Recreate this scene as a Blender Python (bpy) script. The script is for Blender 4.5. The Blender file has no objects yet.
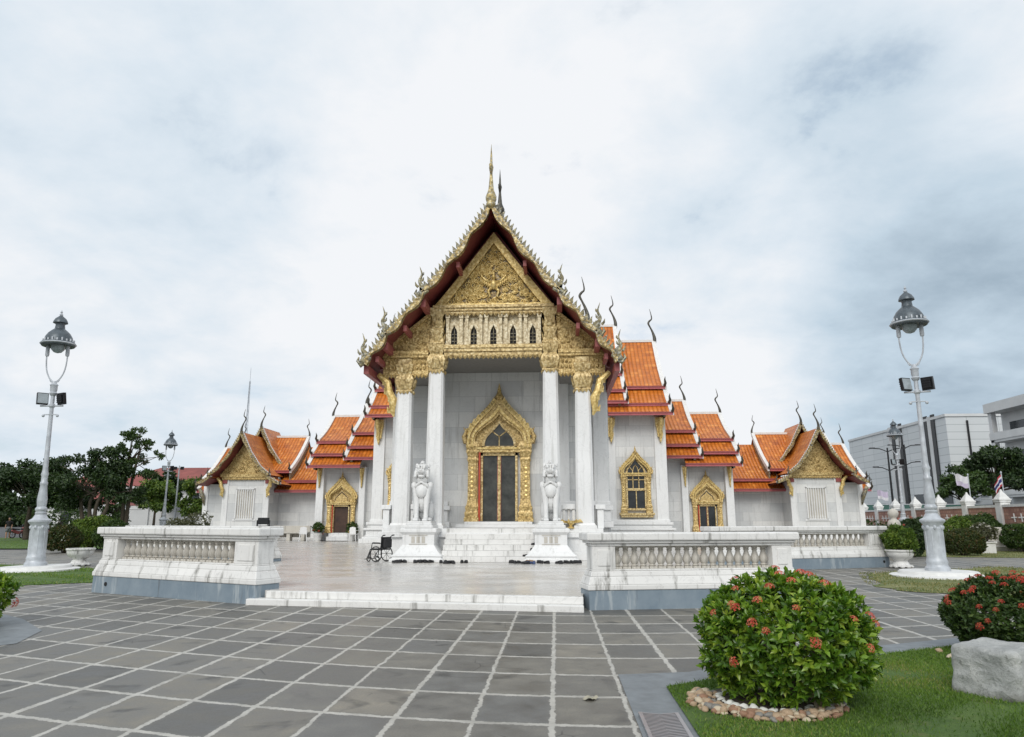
import bpy, bmesh, math, random
import numpy as np
from mathutils import Vector, Matrix

rad = math.radians
sc = bpy.context.scene
COL = sc.collection

# ------------------------------------------------------------------ camera, sky, sun, exposure
cam_d = bpy.data.cameras.new('camera')
cam = bpy.data.objects.new('camera', cam_d)
COL.objects.link(cam)
cam.location = (0, 0, 1.6)
cam.rotation_euler = (rad(90 + 11.845), 0, rad(3.423))
cam_d.sensor_width = 36
cam_d.lens = 25.31
cam_d.clip_start = 0.1
cam_d.clip_end = 6000
sc.camera = cam

SUN_EL, SUN_AZ = 38, 188          # azimuth measured clockwise from +Y: the sun stands behind the camera
SUN_STRENGTH = 1.35
SKY_CLOUD = 0.95
EXPOSURE = 0.36

world = bpy.data.worlds.new('World')
sc.world = world
world.use_nodes = True
wn, wl = world.node_tree.nodes, world.node_tree.links
wn.clear()
w_out = wn.new('ShaderNodeOutputWorld')
w_bg = wn.new('ShaderNodeBackground')
w_bg.inputs['Strength'].default_value = 0.1
wl.new(w_bg.outputs[0], w_out.inputs[0])
nish = wn.new('ShaderNodeTexSky')
nish.sky_type = 'NISHITA'
nish.sun_disc = False
nish.sun_elevation = rad(SUN_EL)
nish.sun_rotation = rad(SUN_AZ)
w_tc = wn.new('ShaderNodeTexCoord')


def wmath(op, a, b=None, c=None, clamp=False):
    n = wn.new('ShaderNodeMath'); n.operation = op; n.use_clamp = clamp
    for i, v in enumerate((a, b, c)):
        if v is None: continue
        if isinstance(v, (int, float)): n.inputs[i].default_value = v
        else: wl.new(v, n.inputs[i])
    return n.outputs[0]


def wmix(f, a, b):
    n = wn.new('ShaderNodeMix'); n.data_type = 'RGBA'
    for i, v in ((0, f), (6, a), (7, b)):
        if isinstance(v, (int, float)): n.inputs[i].default_value = v
        elif isinstance(v, tuple): n.inputs[i].default_value = v + (1,)
        else: wl.new(v, n.inputs[i])
    return n.outputs[2]


def wdot(vec):
    n = wn.new('ShaderNodeVectorMath'); n.operation = 'DOT_PRODUCT'
    wl.new(w_tc.outputs['Generated'], n.inputs[0])
    v = Vector(vec).normalized(); n.inputs[1].default_value = v
    return n.outputs['Value']


def wramp(v, a, b):
    n = wn.new('ShaderNodeMapRange'); n.interpolation_type = 'SMOOTHSTEP'
    wl.new(v, n.inputs[0])
    n.inputs[1].default_value = a; n.inputs[2].default_value = b
    return n.outputs[0]


def wnoise(vec, scale, detail, rough, dist=0.0):
    n = wn.new('ShaderNodeTexNoise')
    wl.new(vec, n.inputs['Vector'])
    n.inputs['Scale'].default_value = scale; n.inputs['Detail'].default_value = detail
    n.inputs['Roughness'].default_value = rough; n.inputs['Distortion'].default_value = dist
    return n.outputs['Fac']


w_sep = wn.new('ShaderNodeSeparateXYZ'); wl.new(w_tc.outputs['Generated'], w_sep.inputs[0])
zz = wmath('ADD', wmath('MAXIMUM', w_sep.outputs[2], 0.0), 0.32)
w_comb = wn.new('ShaderNodeCombineXYZ')
wl.new(wmath('DIVIDE', w_sep.outputs[0], zz), w_comb.inputs[0])
wl.new(wmath('DIVIDE', w_sep.outputs[1], zz), w_comb.inputs[1])
cl_pos = w_comb.outputs[0]
n_big = wnoise(cl_pos, 1.0, 7, 0.55, 0.12)
n_fine = wnoise(cl_pos, 3.4, 10, 0.6, 0.18)
bank = wramp(wdot((0.58, 0.80, 0.10)), 0.925, 0.998)               # heavy grey cloud low over the far right
bank2 = wramp(wdot((0.30, 0.86, 0.40)), 0.955, 1.0)              # grey belly of the big cloud
glow = wramp(wdot((0.03, 0.95, 0.30)), 0.86, 1.0)                # thin bright cloud behind the roof
topl = wramp(wdot((-0.62, 0.66, 0.42)), 0.80, 1.0)
shade = wmath('ADD', wmath('MULTIPLY', bank, 0.62), wmath('MULTIPLY', bank2, 0.30))
shade = wmath('ADD', shade, wmath('MULTIPLY', topl, 0.12))
shade = wmath('SUBTRACT', shade, wmath('MULTIPLY', glow, 0.22))
shade = wmath('ADD', shade, wmath('MULTIPLY', wmath('SUBTRACT', n_big, 0.5), 1.05))
shade = wmath('ADD', shade, wmath('MULTIPLY', wmath('SUBTRACT', n_fine, 0.5), 0.85))
shade = wmath('ADD', shade, 0.13, clamp=True)
cr = wn.new('ShaderNodeValToRGB')
wl.new(shade, cr.inputs[0])
e = cr.color_ramp.elements
e[0].position = 0.0; e[0].color = (0.90, 0.92, 0.95, 1)
e[1].position = 1.0; e[1].color = (0.24, 0.33, 0.41, 1)
for p, c in ((0.25, (0.73, 0.81, 0.885)), (0.5, (0.56, 0.675, 0.775)), (0.75, (0.385, 0.485, 0.58))):
    x = cr.color_ramp.elements.new(p); x.color = c + (1,)
cl_col = wn.new('ShaderNodeVectorMath'); cl_col.operation = 'SCALE'
wl.new(cr.outputs[0], cl_col.inputs[0]); cl_col.inputs['Scale'].default_value = 8.2 * SKY_CLOUD   # the background runs at 0.1
gap = wramp(n_fine, 0.56, 0.70)                                  # thin places where blue sky comes through
gap = wmath('MULTIPLY', gap, wramp(n_big, 0.42, 0.6))
mixc = wmix(wmath('MULTIPLY', gap, 0.38), cl_col.outputs[0], nish.outputs[0])
wl.new(mixc, w_bg.inputs['Color'])

sun_d = bpy.data.lights.new('sun', 'SUN')
sun_d.energy = SUN_STRENGTH
sun_d.angle = rad(28)
sun_d.color = (1.0, 0.96, 0.90)
sun = bpy.data.objects.new('sun', sun_d)
COL.objects.link(sun)
az, el = rad(SUN_AZ), rad(SUN_EL)
sdir = Vector((math.sin(az) * math.cos(el), math.cos(az) * math.cos(el), math.sin(el)))
sun.rotation_euler = sdir.to_track_quat('Z', 'Y').to_euler()
sun.location = (-10, -20, 40)

sc.view_settings.view_transform = 'Standard'
sc.view_settings.look = 'None'
sc.view_settings.gamma = 1
sc.view_settings.use_curve_mapping = False
sc.view_settings.exposure = EXPOSURE
sc.render.engine = 'CYCLES'
sc.cycles.max_bounces = 6
sc.cycles.diffuse_bounces = 3
sc.cycles.glossy_bounces = 3
sc.cycles.use_denoising = True

# ------------------------------------------------------------------ materials
def lerp(a, b, t): return a + (b - a) * t


class MT:
    """A small node-tree writer."""
    def __init__(s, name):
        s.m = bpy.data.materials.new(name); s.m.use_nodes = True
        s.n = s.m.node_tree.nodes; s.l = s.m.node_tree.links
        s.b = s.n['Principled BSDF']
        s.tc = s.n.new('ShaderNodeTexCoord')

    def set(s, node, key, v):
        if v is None: return
        i = node.inputs[key]
        if isinstance(v, (int, float)): i.default_value = v
        elif isinstance(v, (tuple, list)):
            i.default_value = tuple(v) + (1,) if len(v) == 3 and i.type == 'RGBA' else tuple(v)
        else: s.l.new(v, i)

    def mapping(s, scale=(1, 1, 1), src='Object', loc=(0, 0, 0), rot=(0, 0, 0)):
        n = s.n.new('ShaderNodeMapping'); s.l.new(s.tc.outputs[src], n.inputs[0])
        n.inputs['Scale'].default_value = scale; n.inputs['Location'].default_value = loc; n.inputs['Rotation'].default_value = rot
        return n.outputs[0]

    def noise(s, vec, scale=5, detail=4, rough=.55, dist=0):
        n = s.n.new('ShaderNodeTexNoise'); s.set(n, 'Vector', vec)
        s.set(n, 'Scale', scale); s.set(n, 'Detail', detail); s.set(n, 'Roughness', rough); s.set(n, 'Distortion', dist)
        return n.outputs['Fac']

    def voronoi(s, vec, scale=5, feature='F1', out='Distance', rand=1):
        n = s.n.new('ShaderNodeTexVoronoi'); n.feature = feature; s.set(n, 'Vector', vec); s.set(n, 'Scale', scale)
        s.set(n, 'Randomness', rand)
        return n.outputs[out]

    def ramp(s, v, stops):
        n = s.n.new('ShaderNodeValToRGB'); s.l.new(v, n.inputs[0])
        el = n.color_ramp.elements
        el[0].position = stops[0][0]; el[0].color = tuple(stops[0][1]) + (1,)
        el[1].position = stops[-1][0]; el[1].color = tuple(stops[-1][1]) + (1,)
        for p, c in stops[1:-1]:
            x = el.new(p); x.color = tuple(c) + (1,)
        return n.outputs[0]

    def range(s, v, a, b, c=0, d=1, smooth=True):
        n = s.n.new('ShaderNodeMapRange')
        if smooth: n.interpolation_type = 'SMOOTHSTEP'
        s.l.new(v, n.inputs[0])
        for i, q in enumerate((a, b, c, d)): n.inputs[i + 1].default_value = q
        return n.outputs[0]

    def mix(s, f, a, b, mode='MIX'):
        n = s.n.new('ShaderNodeMix'); n.data_type = 'RGBA'; n.blend_type = mode
        for i, v in ((0, f), (6, a), (7, b)):
            if isinstance(v, (int, float)): n.inputs[i].default_value = v
            elif isinstance(v, tuple): n.inputs[i].default_value = v + (1,)
            else: s.l.new(v, n.inputs[i])
        return n.outputs[2]

    def math(s, op, a, b=None, clamp=False):
        n = s.n.new('ShaderNodeMath'); n.operation = op; n.use_clamp = clamp
        for i, v in enumerate((a, b)):
            if v is None: continue
            if isinstance(v, (int, float)): n.inputs[i].default_value = v
            else: s.l.new(v, n.inputs[i])
        return n.outputs[0]

    def attr(s, name, out='Fac'):
        n = s.n.new('ShaderNodeAttribute'); n.attribute_name = name
        return n.outputs[out]

    def brick(s, vec, scale, bw, rh, mortar, offset=.5, c1=(1, 1, 1), c2=(0, 0, 0), cm=(0, 0, 0), smooth=.1):
        n = s.n.new('ShaderNodeTexBrick'); n.offset = offset
        s.set(n, 'Vector', vec); s.set(n, 'Scale', scale); s.set(n, 'Brick Width', bw); s.set(n, 'Row Height', rh)
        s.set(n, 'Mortar Size', mortar); s.set(n, 'Mortar Smooth', smooth)
        s.set(n, 'Color1', c1); s.set(n, 'Color2', c2); s.set(n, 'Mortar', cm)
        return n.outputs['Color'], n.outputs['Fac']

    def sep(s, vec):
        n = s.n.new('ShaderNodeSeparateXYZ'); s.l.new(vec, n.inputs[0]); return n.outputs

    def comb(s, x, y, z=0.0):
        n = s.n.new('ShaderNodeCombineXYZ')
        for i, v in enumerate((x, y, z)):
            if isinstance(v, (int, float)): n.inputs[i].default_value = v
            else: s.l.new(v, n.inputs[i])
        return n.outputs[0]

    def bump(s, h, strength=.5, dist=.02):
        n = s.n.new('ShaderNodeBump'); s.l.new(h, n.inputs['Height'])
        n.inputs['Strength'].default_value = strength; n.inputs['Distance'].default_value = dist
        s.l.new(n.outputs[0], s.b.inputs['Normal'])

    def done(s, col, rough=.6, metal=0.0, spec=None, sheen=None):
        s.set(s.b, 'Base Color', col); s.set(s.b, 'Roughness', rough); s.set(s.b, 'Metallic', metal)
        if spec is not None: s.b.inputs['Specular IOR Level'].default_value = spec
        return s.m


M = {}


def plain(name, col, rough=.6, metal=0.0, var=.12, scale=6, bump=0.0):
    t = MT(name)
    nz = t.noise(t.mapping(), scale, 5, .6)
    c = t.ramp(nz, [(.3, tuple(x * (1 - var) for x in col)), (.7, tuple(min(1, x * (1 + var)) for x in col))])
    if bump: t.bump(nz, bump, .02)
    M[name] = t.done(c, rough, metal)


def marble(name, base, dirt, streak=.5, block=None, rough=.5, tone=.08):
    t = MT(name)
    v = t.mapping()
    big = t.noise(v, .55, 5, .6)
    c = t.ramp(big, [(.25, tuple(x * (1 - tone * 1.3) for x in base)), (.75, tuple(x * (1 + tone * .6) for x in base))])
    if block:
        xyz = t.sep(t.tc.outputs['Object'])
        vec = t.comb(t.math('ADD', xyz[0], xyz[1]), xyz[2])
        bc, bf = t.brick(vec, 1, block[0], block[1], .006, .5, (.80, .81, .82), (1.05, 1.04, 1.02), (.58, .58, .58), .3)
        c = t.mix(1.0, c, bc, 'MULTIPLY')
    st = t.noise(t.mapping((5.5, 5.5, .55)), 1, 5, .65)
    c = t.mix(t.math('MULTIPLY', t.range(st, .52, .74), streak), c, dirt)
    pa = t.noise(t.mapping((1, 1, 1), 'Object', (5, 2, 7)), 1.5, 7, .7)
    c = t.mix(t.math('MULTIPLY', t.range(pa, .56, .72), streak * .4), c, tuple(x * .72 for x in base))
    sp = t.noise(v, 9, 6, .7)
    c = t.mix(t.math('MULTIPLY', t.range(sp, .6, .8), streak * .6), c, tuple(x * .8 for x in dirt))
    vn = t.noise(v, 1.6, 6, .6, 1.6)
    vm = t.math('ABSOLUTE', t.math('SUBTRACT', vn, .5))
    c = t.mix(t.math('MULTIPLY', t.range(vm, .018, .0), .30), c, tuple(x * .62 for x in base))
    t.bump(sp, .12, .01)
    M[name] = t.done(c, rough)


marble('marble_wall', (.72, .73, .73), (.40, .40, .39), .65, (1.3, .62), .45, .11)
marble('marble_trim', (.79, .795, .79), (.46, .46, .44), .5, None, .45, .07)
marble('marble_rail', (.77, .765, .745), (.20, .195, .175), 1.0, None, .55, .10)
marble('marble_lion', (.76, .765, .76), (.52, .52, .50), .35, None, .5, .04)
marble('marble_baluster', (.58, .55, .49), (.20, .19, .17), .85, None, .6, .18)


def lion_mat():
    t = MT('marble_lion')
    v = t.mapping()
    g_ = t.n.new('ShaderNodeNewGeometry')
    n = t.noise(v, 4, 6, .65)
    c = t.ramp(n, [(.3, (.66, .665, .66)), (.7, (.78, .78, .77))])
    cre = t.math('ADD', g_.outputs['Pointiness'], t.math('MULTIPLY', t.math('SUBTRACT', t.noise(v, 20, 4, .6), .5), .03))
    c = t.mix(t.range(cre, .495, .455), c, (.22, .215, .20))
    st = t.noise(t.mapping((7, 7, 1.0)), 1, 5, .65)
    c = t.mix(t.math('MULTIPLY', t.range(st, .55, .75), .45), c, (.36, .36, .345))
    t.bump(t.noise(v, 30, 4, .6), .2, .01)
    M['marble_lion'] = t.done(c, .55)


lion_mat()


def blue_base():
    t = MT('marble_blue_base')
    n = t.noise(t.mapping(), 2.2, 6, .65)
    c = t.ramp(n, [(.3, (.17, .225, .275)), (.7, (.25, .305, .35))])
    st = t.noise(t.mapping((4.5, 4.5, .7)), 1, 4, .6)
    c = t.mix(t.math('MULTIPLY', t.range(st, .58, .70), .55), c, (.50, .54, .55))
    st2 = t.noise(t.mapping((7, 7, .9), loc=(3, 1, 0)), 1, 4, .6)
    c = t.mix(t.math('MULTIPLY', t.range(st2, .60, .75), .6), c, (.09, .10, .11))
    M['marble_blue_base'] = t.done(c, .5)


blue_base()


def terrace_mat():
    t = MT('terrace_marble')
    v = t.mapping()
    bc, bf = t.brick(v, 1, 1.0, .5, .004, .5, (.515, .50, .475), (.575, .565, .55), (.42, .41, .39), .4)
    n = t.noise(v, .35, 5, .6)
    c = t.mix(t.range(n, .35, .7), bc, (.53, .50, .455))
    n2 = t.noise(t.mapping((.8, 1.3, 1)), .9, 6, .6)
    c = t.mix(t.math('MULTIPLY', t.range(n2, .45, .75), .4), c, (.42, .395, .365))
    M['terrace_marble'] = t.done(c, t.range(n2, .3, .7, .16, .36))


terrace_mat()


def paving_mat():
    t = MT('slate_paving')
    uv = t.tc.outputs['UV']
    wob = t.noise(uv, 4.2, 7, .72)
    wob2 = t.noise(t.mapping((1, 1, 1), 'UV', (7.3, 2.1, 0)), 4.2, 7, .72)
    xyz = t.sep(uv)
    ux = t.math('ADD', xyz[0], t.math('MULTIPLY', t.math('SUBTRACT', wob, .5), .15))
    uy = t.math('ADD', xyz[1], t.math('MULTIPLY', t.math('SUBTRACT', wob2, .5), .13))
    fx = t.math('FRACT', ux); fy = t.math('FRACT', uy)
    dx = t.math('MULTIPLY', t.math('MINIMUM', fx, t.math('SUBTRACT', 1.0, fx)), .648)
    dy = t.math('MULTIPLY', t.math('MINIMUM', fy, t.math('SUBTRACT', 1.0, fy)), .955)
    # joints vary in width from line to line
    wn_ = t.n.new('ShaderNodeTexWhiteNoise'); wn_.noise_dimensions = '1D'
    t.l.new(t.math('ROUND', ux), wn_.inputs['W'])
    jx = t.math('ADD', t.math('MULTIPLY', wn_.outputs['Value'], .014), .017)
    jy = .030
    ex = t.math('SUBTRACT', dx, jx); ey = t.math('SUBTRACT', dy, jy)
    d = t.math('MINIMUM', ex, ey)
    chip = t.noise(t.mapping(), 22, 5, .7)
    d = t.math('ADD', d, t.math('MULTIPLY', t.math('SUBTRACT', chip, .5), .035))
    slab = t.range(d, -.004, .006)
    cell = t.n.new('ShaderNodeTexWhiteNoise'); cell.noise_dimensions = '2D'
    t.l.new(t.comb(t.math('FLOOR', ux), t.math('FLOOR', uy)), cell.inputs['Vector'])
    cv = cell.outputs['Value']
    sc_ = t.ramp(cv, [(0, (.102, .100, .092)), (.35, (.148, .143, .129)), (.6, (.172, .161, .136)), (.85, (.134, .134, .128)), (1, (.205, .189, .158))])
    P = t.mapping()
    g = t.noise(P, 2.6, 8, .68)
    sc_ = t.mix(.75, sc_, t.ramp(g, [(.25, (.42, .42, .43)), (.5, (1, 1, 1)), (.75, (1.6, 1.56, 1.48))]), 'MULTIPLY')
    blot = t.noise(t.mapping((1, 1, 1), 'Object', (4, 9, 0)), 1.3, 4, .5, .6)
    sc_ = t.mix(t.math('MULTIPLY', t.range(blot, .58, .70), .7), sc_, (.035, .036, .035))
    fine = t.noise(P, 60, 3, .6)
    sc_ = t.mix(.5, sc_, t.ramp(fine, [(.3, (.75, .75, .75)), (.7, (1.25, 1.25, 1.25))]), 'MULTIPLY')
    edge = t.range(d, .0, .05)
    sc_ = t.mix(t.math('MULTIPLY', t.math('SUBTRACT', 1.0, edge), .35), sc_, (.16, .155, .14))
    crk = t.voronoi(t.mapping((1, 1, 1), 'Object', (2.2, 5.1, 0)), 1.15, 'DISTANCE_TO_EDGE')
    crm = t.math('MULTIPLY', t.range(crk, .012, .0), t.range(t.noise(P, .8, 3, .5), .56, .62))
    sc_ = t.mix(t.math('MULTIPLY', crm, .75), sc_, (.03, .03, .028))
    mo = t.ramp(t.noise(P, 4.5, 6, .65), [(.3, (.33, .32, .29)), (.7, (.52, .505, .46))])
    mo = t.mix(t.range(t.noise(P, 1.1, 4, .6), .58, .75), mo, (.26, .25, .225))
    c = t.mix(slab, mo, sc_)
    h = t.math('ADD', t.math('MULTIPLY', slab, -.3), t.math('MULTIPLY', g, .8))
    t.bump(h, .45, .015)
    M['slate_paving'] = t.done(c, t.range(g, .3, .7, .42, .68))


paving_mat()


def roof_mat():
    t = MT('orange_roof_tile')
    uv = t.sep(t.tc.outputs['UV'])
    u, v = uv[0], uv[1]
    fu = t.math('FRACT', t.math('MULTIPLY', u, 1 / .24))
    rib = t.math('POWER', t.math('ABSOLUTE', t.math('SUBTRACT', t.math('MULTIPLY', fu, 2.0), 1.0)), 1.6)    # 1 at the pan joint
    row = t.math('FRACT', t.math('MULTIPLY', v, 1 / .30))
    wn_ = t.n.new('ShaderNodeTexWhiteNoise'); wn_.noise_dimensions = '2D'
    t.l.new(t.comb(t.math('FLOOR', t.math('MULTIPLY', u, 1 / .24)), t.math('FLOOR', t.math('MULTIPLY', v, 1 / .30))), wn_.inputs['Vector'])
    c = t.ramp(wn_.outputs['Value'], [(0, (.46, .125, .020)), (.12, (.58, .172, .024)), (.8, (.68, .205, .028)), (1, (.80, .30, .06))])
    big = t.noise(t.mapping(), .7, 5, .6)
    c = t.mix(t.range(big, .45, .75), c, t.mix(1.0, c, (.80, .70, .66), 'MULTIPLY'))
    ms = t.noise(t.mapping((1, 1, 1), 'Object', (3, 3, 3)), 2.6, 7, .72)
    c = t.mix(t.math('MULTIPLY', t.range(ms, .58, .74), .55), c, (.17, .07, .03))
    c = t.mix(t.math('MULTIPLY', t.range(rib, .72, .98), .55), c, (.20, .042, .012))
    c = t.mix(t.math('MULTIPLY', t.range(row, .85, 1.0), .35), c, (.20, .045, .012))
    t.bump(t.math('ADD', t.math('MULTIPLY', rib, -1.0), t.math('MULTIPLY', row, -.25)), .9, .07)
    M['orange_roof_tile'] = t.done(c, .33)


roof_mat()


def gold_mat(name, scale, c_dark, c_mid, c_hi, metal=.55, rough=.38, strength=.8, silver=0.0):
    t = MT(name)
    v = t.mapping()
    vo = t.voronoi(v, scale, 'SMOOTH_F1')
    nz = t.noise(v, scale * .8, 6, .65, .8)
    f = t.math('ADD', t.math('MULTIPLY', vo, .55), t.math('MULTIPLY', nz, .6))
    c = t.ramp(f, [(.30, c_hi), (.5, c_mid), (.74, c_dark)])
    wear = t.noise(v, 1.7, 6, .65)
    c = t.mix(t.math('MULTIPLY', t.range(wear, .55, .8), .22), c, tuple(x * .5 for x in c_mid))
    if silver:
        sv = t.voronoi(v, scale * 2.2, 'F1', 'Color')
        c = t.mix(t.math('MULTIPLY', t.range(sv, .62, .7), silver), c, (.42, .44, .43))
        c = t.mix(t.math('MULTIPLY', t.range(t.noise(v, scale * 1.6, 3, .6), .56, .66), silver), c, (.055, .06, .055))
    t.bump(t.math('MULTIPLY', f, -1.0), strength, .05)
    M[name] = t.done(c, rough, metal)


gold_mat('gold_carving', 15, (.22, .14, .045), (.60, .43, .17), (.88, .72, .38), .25, .44, .42)
gold_mat('gold_bright', 12, (.42, .28, .08), (.70, .52, .20), (.90, .74, .38), .35, .38, .22)
gold_mat('gold_pale', 13, (.24, .16, .06), (.64, .48, .22), (.86, .74, .46), .22, .46, .35)
gold_mat('gold_mosaic', 8, (.16, .12, .05), (.54, .42, .18), (.82, .72, .46), .25, .42, .6, .5)
gold_mat('gold_weathered', 8, (.06, .055, .04), (.25, .21, .12), (.50, .44, .29), .25, .5, .6, .45)
gold_mat('gold_edge', 10, (.055, .042, .02), (.34, .245, .085), (.72, .60, .32), .3, .4, .5, .4)
gold_mat('gold_dark', 9, (.05, .05, .035), (.235, .20, .105), (.52, .47, .30), .25, .5, .6, .5)
gold_mat('gold_cream', 13, (.34, .26, .14), (.70, .60, .40), (.86, .80, .62), .12, .5, .3)
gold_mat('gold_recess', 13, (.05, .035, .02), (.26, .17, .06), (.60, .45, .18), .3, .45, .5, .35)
plain('maroon_soffit', (.20, .042, .038), .5, var=.25)
plain('maroon_purlin', (.30, .075, .072), .5, var=.15)
plain('rose_fascia', (.42, .105, .115), .5, var=.18, scale=3)
plain('white_verge', (.74, .73, .71), .6, var=.10, scale=4)
plain('red_reveal', (.50, .07, .025), .45)
plain('dark_glass', (.022, .026, .028), .12, var=.5, scale=2)
plain('grey_glass', (.050, .052, .046), .22, var=.6, scale=2.5)
plain('dark_inside', (.012, .011, .011), .8)
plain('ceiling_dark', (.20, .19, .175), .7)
plain('brown_dark', (.050, .024, .014), .5, var=.5, scale=3)
plain('lamp_paint', (.47, .50, .535), .42, .15, var=.22, scale=4)
plain('lamp_dark', (.095, .115, .13), .4, .35, var=.3, scale=9)
plain('lamp_glass', (.30, .35, .37), .15, var=.2)
plain('black_metal', (.015, .016, .018), .4, .3)
plain('floodlight_glass', (.34, .38, .40), .12, .1)
plain('chofa_dark', (.075, .07, .055), .45, .3, var=.5, scale=7)
plain('plaster_white', (.70, .70, .685), .7, var=.1, scale=4)
plain('white_plastic', (.80, .80, .80), .35, var=.03)
plain('black_cloth', (.018, .018, .02), .8, var=.3)
plain('rubber_black', (.02, .02, .02), .7)
plain('steel', (.42, .43, .45), .3, .8)
plain('bark', (.085, .068, .05), .85, var=.35, scale=12, bump=.6)
plain('dead_leaf', (.33, .31, .24), .8, var=.3, scale=30)
plain('soil', (.06, .045, .032), .95, var=.4, scale=20, bump=.5)
plain('skin', (.45, .26, .17), .55)
plain('grey_slab', (.175, .195, .21), .55, var=.2, scale=5, bump=.15)
plain('asphalt', (.075, .078, .08), .85, var=.25, scale=3)
plain('green_paint', (.05, .13, .11), .6)
plain('far_window', (.025, .032, .038), .2)
plain('far_white', (.62, .63, .63), .7, var=.08, scale=.6)
plain('red_shoe', (.34, .05, .05), .7)
plain('tan_shoe', (.30, .20, .12), .7)
plain('blue_shoe', (.05, .08, .18), .7)


def rock_mat():
    t = MT('pale_rock')
    v = t.mapping()
    n = t.noise(v, 3, 8, .65)
    c = t.ramp(n, [(.28, (.25, .26, .255)), (.5, (.40, .41, .40)), (.75, (.55, .55, .53))])
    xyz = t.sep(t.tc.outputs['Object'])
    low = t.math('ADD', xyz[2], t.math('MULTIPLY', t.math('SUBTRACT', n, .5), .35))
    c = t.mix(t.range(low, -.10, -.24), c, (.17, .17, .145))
    sp = t.noise(v, 34, 5, .7)
    c = t.mix(t.math('MULTIPLY', t.range(sp, .56, .66), .6), c, (.15, .15, .14))
    fc = t.voronoi(t.mapping((1, 1, 1.4)), 5.5, 'F1')
    c = t.mix(t.math('MULTIPLY', t.range(t.noise(v, 6, 6, .7), .55, .7), .5), c, (.60, .60, .58))
    t.bump(t.math('ADD', t.math('ADD', n, t.math('MULTIPLY', sp, .3)), t.math('MULTIPLY', fc, .8)), .85, .06)
    M['pale_rock'] = t.done(c, .85)


rock_mat()


def brick_mat():
    t = MT('brick_panel')
    xyz = t.sep(t.tc.outputs['Object'])
    vec = t.comb(t.math('ADD', xyz[0], xyz[1]), xyz[2])
    bc, bf = t.brick(vec, 1, .4, .2, .03, .5, (.40, .20, .15), (.50, .29, .22), (.30, .17, .13), .2)
    n = t.noise(t.mapping(), 1.3, 5, .65)
    c = t.mix(t.range(n, .45, .75), bc, (.25, .12, .095))
    M['brick_panel'] = t.done(c, .85)


brick_mat()


def panel_mat():
    t = MT('grey_cladding')
    xyz = t.sep(t.tc.outputs['Object'])
    vec = t.comb(t.math('ADD', xyz[0], xyz[1]), xyz[2])
    bc, bf = t.brick(vec, 1, 4.5, 1.1, .05, 0, (.56, .59, .60), (.63, .655, .665), (.40, .43, .44), .1)
    M['grey_cladding'] = t.done(bc, .45)


panel_mat()


def redroof_mat():
    t = MT('red_roof_tile')
    n = t.noise(t.mapping(), .9, 6, .65)
    w = t.n.new('ShaderNodeTexWave'); w.bands_direction = 'Z'; t.l.new(t.mapping(), w.inputs[0]); w.inputs['Scale'].default_value = 1.4
    c = t.ramp(n, [(.3, (.18, .045, .038)), (.7, (.31, .085, .07))])
    c = t.mix(.25, c, t.ramp(w.outputs['Fac'], [(.2, (.6, .6, .6)), (.8, (1.1, 1.1, 1.1))]), 'MULTIPLY')
    M['red_roof_tile'] = t.done(c, .7)


redroof_mat()


def leaf_mat(name, stops, rough=.45, trans=.25):
    t = MT(name)
    c = t.ramp(t.attr('rnd'), stops)
    t.b.inputs['Subsurface Weight'].default_value = 0.0
    m = t.done(c, rough)
    # thin leaves let some light through
    tr = t.n.new('ShaderNodeBsdfTranslucent'); t.l.new(t.mix(1.0, c, (1.15, 1.2, .6), 'MULTIPLY'), tr.inputs['Color'])
    mx = t.n.new('ShaderNodeMixShader'); mx.inputs[0].default_value = trans
    t.l.new(t.b.outputs[0], mx.inputs[1]); t.l.new(tr.outputs[0], mx.inputs[2])
    t.l.new(mx.outputs[0], t.n['Material Output'].inputs[0])
    M[name] = m


leaf_mat('leaf_ixora', [(0, (.022, .066, .009)), (.33, (.078, .172, .016)), (.66, (.19, .32, .030)), (1, (.40, .48, .065))], .32)
leaf_mat('leaf_dark', [(0, (.014, .034, .010)), (.6, (.034, .068, .018)), (1, (.075, .12, .03))], .5)
leaf_mat('leaf_mid', [(0, (.022, .05, .012)), (.6, (.055, .105, .022)), (1, (.12, .18, .04))], .5)
leaf_mat('leaf_light', [(0, (.04, .085, .014)), (.55, (.12, .20, .03)), (1, (.30, .38, .07))], .5)
leaf_mat('leaf_red', [(0, (.024, .045, .010)), (.6, (.058, .085, .02)), (1, (.15, .075, .028))], .5)
leaf_mat('leaf_grey', [(0, (.05, .06, .03)), (.6, (.11, .12, .06)), (1, (.20, .19, .11))], .6)
leaf_mat('petal', [(0, (.52, .05, .04)), (.5, (.72, .12, .085)), (1, (.84, .32, .20))], .5, .3)
leaf_mat('petal_red', [(0, (.38, .025, .018)), (.6, (.58, .06, .035)), (1, (.66, .15, .08))], .5, .25)
leaf_mat('grass_dry', [(0, (.07, .12, .025)), (.5, (.17, .19, .06)), (1, (.36, .31, .15))], .6, .25)
leaf_mat('petal_white', [(0, (.55, .52, .48)), (1, (.80, .78, .74))], .5, .25)
leaf_mat('grass_blade', [(0, (.06, .125, .016)), (.5, (.13, .235, .03)), (.85, (.20, .30, .045)), (1, (.30, .29, .10))], .55, .3)


def lawn_mat(name, a, b, c_dry):
    t = MT(name)
    v = t.mapping()
    n = t.noise(v, 1.1, 6, .65)
    f = t.noise(v, 38, 4, .7)
    c = t.mix(t.range(n, .35, .68), a, b)
    c = t.mix(t.math('MULTIPLY', t.range(t.noise(v, 2.7, 5, .7), .52, .7), .7), c, c_dry)
    c = t.mix(.6, c, t.ramp(f, [(.3, (.55, .55, .55)), (.7, (1.4, 1.4, 1.4))]), 'MULTIPLY')
    t.bump(f, .8, .04)
    M[name] = t.done(c, .9)


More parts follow.
